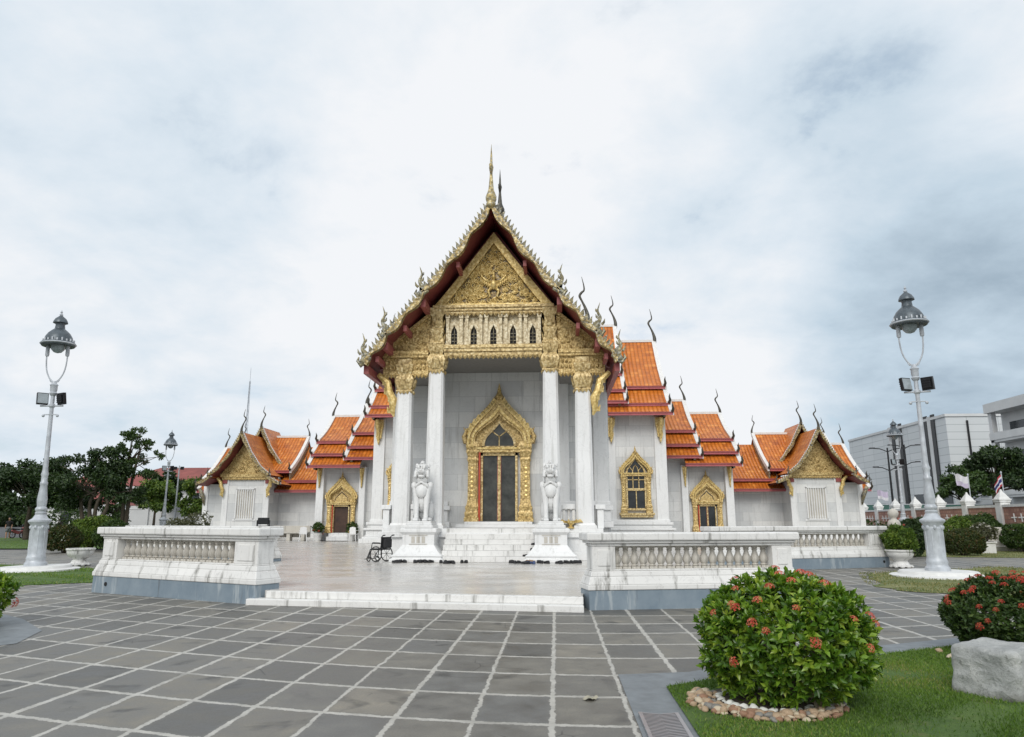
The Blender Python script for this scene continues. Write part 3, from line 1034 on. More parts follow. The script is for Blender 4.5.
def offset_line(pts, d):
    out = []
    for i, p in enumerate(pts):
        a = pts[max(i - 1, 0)]; b = pts[min(i + 1, len(pts) - 1)]
        tx, tz = b[0] - a[0], b[1] - a[1]; l = math.hypot(tx, tz)
        out.append((p[0] + d * tz / l, p[1] - d * tx / l))
    return out


def barge(mb, pts, y0, y1, th, waves, amp=.1, mi=0):
    """A bargeboard under the line pts (apex to eave, x growing), its lower edge waved."""
    d = dense(pts, .09); n = len(d)
    lo = []
    for i, (p, q) in enumerate(zip(d, offset_line(d, 1.0))):
        t = i / (n - 1)
        k = th + amp * abs(math.sin(waves * math.pi * t)) ** 1.6 - amp * .3
        vx, vz = q[0] - p[0], q[1] - p[1]
        if vz > 0: vx, vz = -vx, -vz
        lo.append((p[0] + vx * k, p[1] + vz * k))
    mb.ring(d, lo, y0, y1, mi, False)


def flame_teeth(mb, pts, y, h, pitch, th=.05, mi=0):
    d = dense(pts, pitch)
    for a, b in zip(d, d[1:]):
        tx, tz = b[0] - a[0], b[1] - a[1]; l = math.hypot(tx, tz); tx, tz = tx / l, tz / l
        nx, nz = (tz, -tx) if -tx > 0 else (-tz, tx)
        if nz < 0: nx, nz = -nx, -nz
        def P(u, v): return (a[0] + tx * u * l + nx * v, a[1] + tz * u * l + nz * v)
        # flames lean up the slope
        poly = [P(.08, -.02), P(.92, -.02), P(.80, h * .35), P(.38, h * .62), P(.02, h), P(.05, h * .5)]
        mb.prism(poly, y - th / 2, y + th / 2, mi)


def flame_fin(mb, x, y, z, h, s, mi=0, th=.6):
    """A hooked finial rising from an eave corner, s = outward side."""
    P = [(0, -.04, .12), (.10, .10, .15), (.10, .26, .14), (0, .38, .11), (-.04, .50, .09), (.04, .62, .075), (.07, .74, .055), (.02, .86, .035), (-.05, 1.0, .008)]
    P = smooth_path(P, 3)
    mb.tube([(x + s * p[0] * h * .75 * .9, y, z + p[1] * h) for p in P], [p[2] * h * .62 for p in P], 7, mi, th)
    for px, pz, dxx, dz in ((.1, .2, .2, .16), (.04, .48, .13, .13), (-.1, .25, -.16, .2), (.07, .7, .1, .1)):
        mb.tube([(x + s * px * h * .7, y, z + pz * h), (x + s * (px + dxx * .7) * h * .7, y, z + (pz + dz * .35) * h), (x + s * (px + dxx) * h * .7, y, z + (pz + dz) * h)], [.06 * h, .045 * h, .006], 5, mi, th)


def spire(mb, x, y, z, h, mi=0):
    mb.lathe([(.10, z - .1), (.12, z), (.19, z + .05 * h), (.20, z + .10 * h), (.15, z + .16 * h), (.10, z + .22 * h), (.075, z + .34 * h), (.05, z + .48 * h), (.055, z + .52 * h), (.085, z + .60 * h), (.05, z + .66 * h), (.035, z + .80 * h), (.005, z + h)], 10, (x, y), mi)
    mb.tube([(x, y - .08, z + .5 * h), (x, y - .25, z + .6 * h), (x, y - .1, z + .68 * h)], [.05, .06, .02], 6, mi)


for s in (-1, 1):
    for i, tier in enumerate(TOPS):
        b = TB(s); barge(b, tier, 24.02, 24.25, .11, (3, 2, 1.5)[i], .15)
        BG = b.build('bargeboard', 'gold_edge', MAINROOF)
        b = TB(s); flame_teeth(b, [(x, z + .0) for x, z in tier], 24.12, .23, .2, .09)
        b.build('flame_teeth', 'gold_dark', MAINROOF)
for s in (-1, 1):
    for x, z, h in ((2.50, 9.40, 1.02), (3.78, 7.92, 1.05), (4.46, 6.98, 1.02)):
        b = TB(s); flame_fin(b, x, 24.12, z, h, -1, 0, .42)
        b.blob((x - .02, 24.1, z - .02), (.12, .12, .15), 8, 6)
        b.tube([(x - .3, 24.1, z + .12), (x - .12, 24.1, z + .02), (x + .05, 24.1, z - .14), (x + .16, 24.1, z + .02), (x + .12, 24.1, z + .16)], [.06, .075, .09, .06, .02], 7)
        b.build('eave_finial', 'gold_dark', MAINROOF, 'auto')
b = TB(); spire(b, 0, 24.1, 12.78, 2.3)
b.lathe([(.02, 12.52), (.16, 12.62), (.18, 12.72), (.1, 12.84)], 8, (0, 24.05))
b.build('ridge_spire', 'gold_mosaic', MAINROOF, True)
b = TB(); spire(b, -.02, 28.5, 14.3, 2.05)
b.box(-.06, .06, 28.4, 42, 12.6, 13.6); b.square([(.12, 12.6), (.1, 14.3)], (-.02, 28.5)); b.build('ridge_spire', 'chofa_dark', MAINROOF, True)
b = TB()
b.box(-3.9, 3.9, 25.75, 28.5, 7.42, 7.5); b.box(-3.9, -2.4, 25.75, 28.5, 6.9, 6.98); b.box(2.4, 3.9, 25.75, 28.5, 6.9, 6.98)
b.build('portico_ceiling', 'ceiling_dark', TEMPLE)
b = TB(); b.prism([(-2.3, 9.3), (2.3, 9.3), (.08, 12.3), (-.08, 12.3)], 25.64, 25.8); b.prism([(-4.2, 7.0), (-2.2, 7.6), (-2.2, 9.3), (-4.2, 7.2)], 25.64, 25.8); b.prism([(4.2, 7.0), (2.2, 7.6), (2.2, 9.3), (4.2, 7.2)], 25.64, 25.8)
b.build('gable_backing', 'maroon_soffit', MAINROOF)

# gilded serpent brackets carrying the eaves
def bracket(mb, x, y, z, w, h, s=1):
    pts = [(x, z - h), (x + s * w * .12, z - h * .86), (x + s * w * .1, z - h * .6), (x + s * w * .34, z - h * .42), (x + s * w * .45, z - h * .2), (x + s * w, z)]
    mb.tube([(p[0], y, p[1]) for p in pts], [.02 * h, .07 * h, .10 * h, .09 * h, .09 * h, .06 * h], 7, 0, .7)
    for i in range(1, 5):
        p = pts[i]
        mb.tube([(p[0], y, p[1]), (p[0] + s * w * .22, y, p[1] - h * .02), (p[0] + s * w * .3, y, p[1] + h * .1)], [.07 * h, .05 * h, .01], 5, 0, .6)
for s in (-1, 1):
    b = TB(s); bracket(b, 3.55, 25.3, 6.75, .62, 1.55); b.build('eave_bracket', 'gold_bright', TEMPLE, 'auto')
    for x in (5.5, 8.38):
        b = TB(s)
        b.prism([(x - .26, 7.5), (x + .26, 7.5), (x + .24, 7.1), (x + .12, 6.8), (x + .16, 6.5), (x + .02, 6.0), (x - .06, 6.4), (x - .14, 6.35), (x - .2, 6.9), (x - .26, 7.1)], 42.6, 42.84)
        b.tube([(x, 42.7, 6.1), (x, 42.45, 6.8), (x, 42.05, 7.45)], [.05, .12, .1], 6)
        b.build('eave_bracket', 'gold_bright', TEMPLE)
    for x in (10.4, 13.2):
        b = TB(s)
        b.prism([(x - .14, 4.9), (x + .14, 4.9), (x + .08, 4.3), (x + .04, 3.6), (x - .06, 4.2)], 46.7, 46.84)
        b.tube([(x, 46.75, 3.7), (x, 46.6, 4.3), (x, 46.3, 4.85)], [.03, .08, .07], 6)
        b.build('eave_bracket', 'gold_bright', TEMPLE)

# ------------------------------------------------------------------ tiered side roofs (ridge along X)
def sag(y0, z0, y1, z1, n=5, k=.05):
    L = math.hypot(y1 - y0, z1 - z0)
    return [(lerp(y0, y1, i / n), lerp(z0, z1, i / n) - k * L * math.sin(math.pi * i / n)) for i in range(n + 1)]


def chofa(mb, x, y, z, h, s, mi=0, axis='x'):
    P = [(-.02, -.12, .13), (.0, .08, .12), (-.05, .28, .075), (-.12, .44, .052), (-.17, .56, .066), (-.13, .64, .062), (-.07, .70, .045), (-.075, .82, .03), (-.12, 1.02, .006)]
    P = smooth_path(P)
    q = [((x + s * p[0] * h, y, z + p[1] * h) if axis == 'x' else (x, y + s * p[0] * h, z + p[1] * h)) for p in P]
    mb.tube(q, [p[2] * h * .42 + .006 for p in P], 7, mi)


def xroof(parent, s, xa, xb, bands, inner=False, chofa_h=1.9, fascia=.2, off=OFF, wallm=True, fins=True, verge=True):
    """Bands of (Y eave, z eave, Y top, z top), from lowest to highest, front slope; the back slope mirrors it."""
    yr = bands[-1][2]
    r, f, vg = MB(off, s), MB(off, s), MB(off, s)
    for i, (ye, ze, yt, zt) in enumerate(bands):
        x1 = xb + (len(bands) - 1 - i) * .07
        for back in (0, 1):
            pr = sag(ye, ze, yt, zt)
            if back: pr = [(2 * yr - y, z) for y, z in pr]
            r.slope(xa, x1, pr)
            yy = pr[0][0]
            a, b = sorted((yy - (.03 if not back else -.03), yy + (.12 if not back else -.12)))
            if not back: f.box(xa, x1 + .04, a, b, ze - fascia, ze - .012)
            if not back: f.box(xa, x1 + .06, *sorted((yy - (.07 if not back else -.07), yy + (.05 if not back else -.05))), ze - fascia * .42, ze - .03, 1)
            # white verge along the outer edge
            n = len(pr)
            po = [(y, z + .10) for y, z in pr]; pi = [(y, z - .22) for y, z in pr]
            A = [vg.pt((x1 - .16, y, z)) for y, z in po]; B = [vg.pt((x1 + .10, y, z)) for y, z in po]
            C = [vg.pt((x1 - .16, y, z)) for y, z in pi]; D = [vg.pt((x1 + .10, y, z)) for y, z in pi]
            for k in range(n - 1):
                vg.face((A[k], B[k], B[k + 1], A[k + 1])); vg.face((B[k], D[k], D[k + 1], B[k + 1])); vg.face((C[k], A[k], A[k + 1], C[k + 1])); vg.face((D[k], C[k], C[k + 1], D[k + 1]))
            vg.face((A[0], C[0], D[0], B[0])); vg.face((A[-1], B[-1], D[-1], C[-1]))
    vg.box(xa, xb - .1, yr - .09, yr + .09, bands[-1][3] - .06, bands[-1][3] + .10)
    R = r.build('side_roof', 'orange_roof_tile', parent)
    f.build('eave_fascia', ['rose_fascia', 'maroon_purlin'], R)
    if verge: vg.build('verge', 'white_verge', R)
    if wallm:
        g_ = MB(off, s)
        pts = [(bands[0][0] + .1, bands[0][1] - .15)]
        for ye, ze, yt, zt in bands: pts += [(y + .12, z - .3) for y, z in sag(ye, ze, yt, zt)]
        pts = [p for p in pts if p[0] <= yr] + [(yr, bands[-1][3] - .35)]
        pts = pts + [(2 * yr - y, z) for y, z in pts[::-1][1:]]
        g_.prism(pts, xb - .35, xb - .22, 0, 'x')
        g_.build('gable_end', 'gold_weathered', R)
    if chofa_h:
        c = MB(off, s); chofa(c, xb + .05, yr, bands[-1][3], chofa_h, 1)
        c.build('ridge_finial', 'chofa_dark', R, True)
    if fins:
        for i, (ye, ze, yt, zt) in enumerate(bands):
            c = MB(off, s); x1 = xb + (len(bands) - 1 - i) * .07
            c.tube([(x1, ye - .05, ze), (x1 + .03, ye - .22, ze + .12), (x1, ye - .2, ze + .34), (x1 + .02, ye - .3, ze + .5)], [.09, .08, .05, .01], 6)
            c.build('eave_finial', 'chofa_dark', R, True)
    return R


for s in (-1, 1):
    xroof(TEMPLE, s, 2.2, 4.45, [(42.6, 9.3, 43.4, 10.1), (43.1, 10.1, 44.6, 11.5), (44.1, 11.4, 47, 14.75)], chofa_h=3.0, fins=False)
    xroof(TEMPLE, s, 3.2, 6.3, [(42.0, 8.45, 43.0, 9.35), (42.5, 9.22, 44.1, 10.7), (43.5, 10.40, 47, 14.3)], chofa_h=2.1)
    xroof(TEMPLE, s, 5.3, 8.85, [(41.75, 7.72, 42.8, 8.6), (42.3, 8.33, 43.9, 9.8), (43.3, 9.53, 47, 13.2)], chofa_h=2.2)
    xroof(TEMPLE, s, 8.5, 11.25, [(46.0, 5.56, 47.0, 6.45), (46.4, 6.33, 48.0, 7.65), (47.2, 7.32, 50.5, 9.75)], chofa_h=1.75)
    xroof(TEMPLE, s, 10.35, 13.65, [(45.95, 5.06, 46.95, 5.9), (46.4, 5.84, 47.9, 7.05), (47.2, 6.75, 50.5, 8.85)], chofa_h=1.7)

# ------------------------------------------------------------------ gilded doors and windows
def ornate(kind, dx, y, z0, zsp, zap, hw, ihw, izs, iza, s=1, closed=True, off=OFF, parent=None, wood='gold_bright'):
    """A pointed gilded surround with pilasters and flame crest; the opening has half width ihw."""
    parent = parent or TEMPLE
    m = MB((off[0] + s * dx, 0, 0))
    out = ogee(hw * .94, zsp - .25, zsp, zap - .1 * (zap - zsp), 10, bulge=.42, tip=.2)
    inn = ogee(ihw * 1.32, zsp - .25, zsp, iza + (zap - iza) * .2, 10, bulge=.5, tip=.25)
    m.ring(out, inn, y - .34, y + .02, 0, False)
    mid = [(lerp(a[0], b[0], .5), lerp(a[1], b[1], .5)) for a, b in zip(out, inn)]
    mid2 = [(lerp(a[0], b[0], .78), lerp(a[1], b[1], .78)) for a, b in zip(out, inn)]
    m.ring(mid, mid2, y - .42, y - .3, 1, False)
    m.ring([(x * 1.02, z) for x, z in out], [(x * .95, z - .02) for x, z in out], y - .42, y - .3, 1, False)
    if kind == 'door': m.prism([(x * 1.01, z) for x, z in inn], y - .12, y - .1)
    # flame crest along the arch
    for side in (-1, 1):
        seg = [(side * abs(x), z) for x, z in out[1:11]]
        d = dense(seg, hw * .115)
        for a, b in zip(d[1:], d[2:]):
            tx, tz = b[0] - a[0], b[1] - a[1]; l = math.hypot(tx, tz) + 1e-6; tx /= l; tz /= l
            nx, nz = (tz, -tx) if side > 0 else (-tz, tx)
            h = hw * .21
            if nx * side < 0 and abs(nx) > .3: nx, nz = -nx, -nz
            m.prism([(a[0], a[1]), (b[0], b[1]), (b[0] + nx * h * .6 + tx * h * .2, b[1] + nz * h * .6 + tz * h * .2), (a[0] + nx * h * .75 + tx * h * .9, a[1] + nz * h * .75 + tz * h * .9), (a[0] + nx * h * .5, a[1] + nz * h * .5)], y - .30, y - .16, 1)
        # shoulder scroll
        m.tube([(side * hw * .8, y - .3, zsp - .06), (side * hw * 1.02, y - .3, zsp), (side * hw * 1.06, y - .3, zsp + hw * .14), (side * hw * 1.0, y - .3, zsp + hw * .3), (side * hw * 1.08, y - .3, zsp + hw * .42)], [hw * .09, hw * .1, hw * .08, hw * .05, .01], 6)
    m.lathe([(hw * .12, zap - .3 * hw), (hw * .14, zap - .18 * hw), (hw * .07, zap - .05 * hw), (hw * .05, zap + .08 * hw), (.004, zap + .26 * hw)], 8, (0, y - .2))
    # pilasters: a stack of mouldings
    pw = (hw - ihw) * .38; cx = hw - pw * 1.12
    H = zsp - .2 - z0
    prof = [(1.28, 0), (1.28, .05), (1.12, .06), (1.2, .11), (1.02, .14), (1.1, .19), (.92, .21), (.80, .25), (.72, .3), (.70, .78), (.78, .80), (.86, .82), (.76, .85), (.92, .90), (1.04, .93), (.95, .95), (1.08, 1.0), (.9, 1.06)]
    for side in (-1, 1):
        m.lathe([(pw * r * math.sqrt(2), z0 + H * t) for r, t in prof], 4, (side * cx, y - .16), 0, math.pi / 4, 1, .8 * .3 / pw if pw > .3 else 1)
        m.lathe([(pw * r * .8 * math.sqrt(2), z0 + H * t) for r, t in prof], 4, (side * (cx - pw * .42), y - .10), 0, math.pi / 4, 1, 1)
        for k in range(7):
            zz_ = z0 + H * (.34 + .06 * k)
            m.blob((side * cx, y - .16 - pw * .62, zz_), (pw * .42, .06, H * .028), 6, 4, 1)
    m.box(-ihw * 1.3, ihw * 1.3, y - .32, y, izs - .12, izs); m.box(-ihw * 1.36, ihw * 1.36, y - .36, y, izs, izs + .07, 1)
    o = m.build(kind + '_surround', ['gold_carving', 'gold_bright'], parent)
    # inner frame, leaves, panes
    fr_ = MB((off[0] + s * dx, 0, 0)); pn = MB((off[0] + s * dx, 0, 0)); t = ihw * .12
    fr_.box(-ihw, -ihw + t, y - .2, y + .04, z0 + .02, izs - .12); fr_.box(ihw - t, ihw, y - .2, y + .04, z0 + .02, izs - .12); fr_.box(-ihw, ihw, y - .2, y + .04, izs - .24, izs - .12 + .003)
    # tympanum light over the transom
    ti = ogee(ihw * .95, izs + .08, izs + .12, iza, 8, bulge=.5, tip=.35); tj = [(x * .84, izs + .08 + .05 + (z - izs - .08) * .84) for x, z in ti]
    fr_.ring(ti, tj, y - .2, y, 0, False); fr_.box(-ihw * .95, ihw * .95, y - .2, y, izs + .075, izs + .135)
    return o, fr_, pn, tj


def finish_door(kind, o, fr_, pn, tj, dx, y, z0, ihw, izs, s, pane, leaf_open=False, bars=True):
    t = ihw * .12
    za = max(z for x, z in tj); zb = min(z for x, z in tj)
    if bars:   # a Y of glazing bars
        hgt = za - zb
        for a, b in (((0, zb), (0, zb + hgt * .42)), ((0, zb + hgt * .42), (ihw * .5, zb + hgt * .72)), ((0, zb + hgt * .42), (-ihw * .5, zb + hgt * .72))):
            fr_.tube([(a[0], y - .16, a[1]), (b[0], y - .16, b[1])], ihw * .035, 5)
    pn.prism(tj, y - .15, y - .13)
    if not leaf_open:
        pn.box(-ihw + t, ihw - t, y - .08, y - .04, z0 + .02, izs - .24)
        fr_.box(-ihw * .075, ihw * .075, y - .14, y - .06, z0 + .02, izs - .24)
        for zc, zr in ((.30, .05), (.55, .08), (.9, .06)): fr_.blob((0, y - .14, lerp(z0, izs - .24, zc)), (ihw * .1, .04, (izs - z0) * zr), 8, 6)
        for q in (-1, 1): fr_.box(q * ihw * .09 - .012, q * ihw * .09 + .012, y - .12, y - .06, z0 + .05, izs - .26, 1)
    else:
        pn.box(-ihw + t, ihw - t, y - .03, y - .01, z0 + .02, izs - .24)
    fr_.build('frame', ['gold_pale', 'maroon_purlin'], o)
    pn.build('door_leaf' if kind == 'door' else 'pane', pane, o)


# main door
o, f1, p1, tj = ornate('door', 0, 28.5, 1.52, 4.62, 6.62, 1.30, .72, 4.30, 5.45)
r_ = TB(); r_.box(-.79, -.725, 28.16, 28.45, 1.54, 4.18); r_.build('reveal', 'red_reveal', o)
finish_door('door', o, f1, p1, tj, 0, 28.5, 1.52, .72, 4.30, 1, 'grey_glass')
# doors of the arms
for s in (-1, 1):
    o, f1, p1, tj = ornate('door', 11.78, 47.28, .55 + .2, 2.95, 4.45, .98, .54, 2.66, 3.5, s)
    b = TB(s); b.box(10.95, 12.6, 46.8, 47.3, T, .52); b.box(11.05, 12.5, 46.95, 47.3, .52, .75); b.build('door_step', 'marble_trim', o, bevel=.015)
    b = TB(s); x = 11.78 + .60 * s * (-1); b.box(11.78 + (.53 if s < 0 else -.59), 11.78 + (.59 if s < 0 else -.53), 47.0, 47.2, .76, 2.5); b.build('reveal', 'red_reveal', o)
    finish_door('door', o, f1, p1, tj, 11.78, 47.28, .75, .54, 2.66, s, 'brown_dark' if s < 0 else 'dark_glass', False if s > 0 else True, False)
    b = TB(s); b.prism([(p[0] * .8 + 11.78, 2.78 + (p[1] - 2.74) * .8) for p in ogee(.5, 2.76, 2.8, 3.45, 6)], 47.1, 47.2); b.build('tympanum', 'gold_carving', o)
    # tall windows of the transept
    o, f1, p1, tj = ornate('window', 6.88, 43.0, 1.95, 4.25, 5.62, .90, .52, 4.2, 5.0, s)
    fr2, pn2 = MB((X0 + s * 6.88, 0, 0)), MB((X0 + s * 6.88, 0, 0))
    oo = ogee(.58, 2.15, 4.2, 5.15, 8, bulge=.5, tip=.35); ii = [(x * .84, 2.22 + (z - 2.15) * .955) for x, z in oo]
    fr2.ring(oo, ii, 42.78, 42.98, 0, False); fr2.box(-.58, .58, 42.78, 42.98, 2.12, 2.24); pn2.prism(ii, 42.9, 42.93)
    fr2.box(-.5, .5, 42.8, 42.9, 3.24, 3.38)
    for x in (-.17, .17): fr2.box(x - .025, x + .025, 42.82, 42.9, 3.38, 4.4)
    fr2.box(-.025, .025, 42.82, 42.9, 2.24, 3.24); fr2.box(-.5, .5, 42.82, 42.9, 3.85, 3.9)
    fr2.tube([(-.17, 42.86, 4.35), (-.1, 42.86, 4.6), (0, 42.86, 4.72), (.1, 42.86, 4.6), (.17, 42.86, 4.35)], .025, 5)
    fr2.tube([(-.17, 42.86, 4.4), (-.36, 42.86, 4.62)], .025, 5); fr2.tube([(.17, 42.86, 4.4), (.36, 42.86, 4.62)], .025, 5)
    fr2.build('frame', 'gold_pale', o); pn2.build('pane', 'dark_glass', o)
    b = MB((X0 + s * 6.88, 0, 0)); b.box(-1.0, 1.0, 42.6, 43, 1.84, 1.97); b.box(-.92, .92, 42.66, 43, 1.72, 1.84); b.build('sill', 'gold_pale', o)

# a plain dark floor mat at the open door, chairs and pots come later

# ------------------------------------------------------------------ the two gallery pavilions
def gallery(s, label):
    root = thing('gallery_pavilion', label, 'pavilion', (X0 + s * 20, 53, T))
    def B(): return MB(OFF, s)
    w = B()
    w.box(13.0, 19.0, 53, 53.6, T, 4.2)
    w.box(18.25, 21.55, 51.0, 55.5, T, 4.5)
    w.box(21.4, 23.2, 51.5, 56, T, 4.1)
    w.build('wall', 'marble_wall', root)
    w = B()
    w.box(18.2, 18.62, 50.93, 51.1, T, 4.45); w.box(21.2, 21.6, 50.93, 51.1, T, 4.45); w.box(22.9, 23.25, 51.42, 51.6, T, 4.0)
    w.box(18.1, 21.7, 50.88, 51.2, T, .62); w.box(13.3, 18.3, 52.9, 53.1, T, .55); w.box(21.5, 23.3, 51.35, 51.6, T, .6)
    w.box(19.1, 20.75, 50.95, 51.05, 1.5, 1.62)
    w.build('trim', 'marble_trim', root, bevel=.015)
    g_ = B(); g_.box(19.24, 19.32, 50.9, 51.04, 1.62, 3.75); g_.box(20.52, 20.6, 50.9, 51.04, 1.62, 3.75); g_.box(19.24, 20.6, 50.9, 51.04, 3.7, 3.8); g_.box(19.24, 20.6, 50.9, 51.04, 1.58, 1.66)
    for k in range(7):
        x = 19.44 + k * .16; g_.lathe([(.04, 1.66), (.05, 1.75), (.035, 1.9), (.045, 2.7), (.035, 3.5), (.05, 3.62), (.04, 3.7)], 8, (x, 50.96))
    G_ = g_.build('window_grille', 'marble_trim', root)
    g_ = B(); g_.box(19.3, 20.55, 50.99, 50.995, 1.66, 3.7); g_.build('window_shutter', 'marble_baluster', G_)
    # pediment
    p = B(); p.box(18.2, 21.7, 50.86, 51.1, 4.42, 4.58); p.box(18.1, 21.8, 50.8, 51.1, 4.58, 4.78)
    teeth(p, 18.2, 21.7, 50.84, 4.44, .1, .16)
    p.build('entablature', 'gold_carving', root)
    ax = 20.1
    p = B(); p.prism([(18.35, 4.78), (21.85, 4.78), (21.2, 5.55), (20.6, 6.5), (ax, 7.35), (19.6, 6.5), (19.0, 5.55)], 50.98, 51.1)
    rs = random.Random(9); k = 0
    while k < 60:
        x = rs.uniform(18.6, 21.6); z = rs.uniform(4.9, 6.9)
        if z > 4.78 + (1.75 - abs(x - ax)) * 1.35: continue
        scroll(p, x, z, rs.uniform(.07, .14), 50.96); k += 1
    P_ = p.build('pediment', 'gold_carving', root)
    # the cross roof, three lengths
    wing = [(52.0, 3.72, 53.0, 4.5), (52.5, 4.45, 56, 7.2)]
    xroof(root, s, 12.6, 18.2, wing, chofa_h=0, fins=False, wallm=False, verge=False)
    xroof(root, s, 20.6, 23.95, wing, chofa_h=1.55, wallm=True)
    mid = [(52.35, 5.15, 56, 8.02)]
    R = xroof(root, s, 17.35, 22.6, mid, chofa_h=1.2, fins=False, wallm=True)
    # inner verge of the raised middle roof
    v = B(); n = 6
    pr = sag(52.35, 5.15, 56, 8.02)
    for k in range(5):
        a, b = pr[k], pr[k + 1]
        for q in (0, 1):
            pass
        v.prism([(a[0], a[1] - .2), (b[0], b[1] - .2), (b[0], b[1] + .12), (a[0], a[1] + .12)], 17.2, 17.42, 0, 'x')
    v.build('verge', 'white_verge', R)
    c = B(); c.prism([(52.5, 4.4), (52.4, 5.1), (56, 7.9), (56, 6.8)], 17.3, 17.38, 0, 'x'); c.build('gable_end', 'gold_weathered', R)
    c = B(); chofa(c, 17.25, 56, 8.1, 1.35, -1); c.build('ridge_finial', 'chofa_dark', R, True)
    c = B(); c.tube([(17.3, 52.3, 5.2), (17.3, 52.1, 5.25), (17.25, 52.05, 5.5), (17.3, 51.95, 5.75)], [.1, .09, .05, .01], 6); c.build('eave_finial', 'chofa_dark', R, True)
    # front gable roofs: the outer low one and the raised inner one
    def gable(y0, y1, apex, half, drop, lower, chof):
        pts = [(0, apex), (half * .33, apex - drop * .47), (half * .66, apex - drop * .80), (half, apex - drop)]
        r = B(); r.off = (X0 + s * ax, 0, 0)
        sf = B(); sf.off = r.off
        for q in (-1, 1):
            r.slope(y0, y1, [(q * x, z) for x, z in pts[::-1]], 0, 'y')
            sf.slope(y0, y1, [(q * x, z - .1) for x, z in pts], 0, 'y')
            if lower:
                lp = [(half * .93, apex - drop - .12), (half + .75, apex - drop - .62)]
                r.slope(y0, y1, [(q * x, z) for x, z in lp[::-1]], 0, 'y')
                sf.slope(y0, y1, [(q * x, z - .1) for x, z in lp], 0, 'y')
        R2 = r.build('gable_roof', 'orange_roof_tile', root)
        sf.build('soffit', 'maroon_soffit', R2)
        for q in (-1, 1):
            b = MB((X0 + s * ax, 0, 0), q)
            lines = [pts] + ([[(half * .93, apex - drop - .1), (half + .8, apex - drop - .62)]] if lower else [])
            for ln_ in lines: barge(b, ln_, y0 - .18, y0, .10, 3 if len(ln_) > 2 else 1, .07)
            for ln_ in lines: flame_teeth(b, ln_, y0 - .1, .12, .16, .06)
            b.build('bargeboard', 'gold_edge', R2)
            v = MB((X0 + s * ax, 0, 0), q)
            for ln_ in lines:
                for a, c_ in zip(dense(ln_, .3), dense(ln_, .3)[1:]):
                    v.prism([(a[0], a[1] - .02), (c_[0], c_[1] - .02), (c_[0], c_[1] + .07), (a[0], a[1] + .07)], y0, y0 + .28)
            v.build('verge', 'white_verge', R2)
            ends = [(half, apex - drop)] + ([(half + .8, apex - drop - .62)] if lower else [])
            for ex, ez in ends:
                b = MB((X0 + s * ax, 0, 0), q); flame_fin(b, ex + .05, y0 - .1, ez - .05, .62, -1, 0, .5)
                b.build('eave_finial', 'chofa_dark', R2, True)
        c = MB((X0 + s * ax, 0, 0), s); chofa(c, 0, y0 - .1, apex + .05, chof, 1); c.build('ridge_finial', 'chofa_dark', R2, True)
        bk = MB((X0 + s * ax, 0, 0)); bk.prism([(-half * .9, apex - drop * .97), (half * .9, apex - drop * .97), (half * .6, apex - drop * .79), (half * .3, apex - drop * .5), (0, apex - .25), (-half * .3, apex - drop * .5), (-half * .6, apex - drop * .79)], y0 + 1.12, y0 + 1.2)
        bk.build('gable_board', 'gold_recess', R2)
    gable(50.0, 56.0, 7.72, 2.2, 3.05, True, 1.55)
    gable(53.4, 57.0, 8.5, 2.25, 3.2, False, 1.55)
    for x in (18.3, 21.5):
        b = B(); bracket(b, x, 50.75, 4.5, -.5 if x < 20 else .5, 1.35); b.build('eave_bracket', 'gold_bright', root, 'auto')
    b = B(); b.tube([(23.1, 51.4, 2.6), (23.2, 51.3, 3.2), (23.5, 51.3, 3.8)], [.05, .16, .12], 6); b.build('eave_bracket', 'gold_weathered', root, True)
    b = B(); b.box(18.15, 18.5, 50.85, 51.0, 4.12, 4.4); b.box(21.3, 21.65, 50.85, 51.0, 4.12, 4.4); b.build('pilaster_cap', 'maroon_purlin', root)
    return root


gallery(-1, 'small gabled gallery with orange roof and barred window, beside the open dark doorway')
gallery(1, 'small gabled gallery with orange roof and barred window, next to the brick fence')

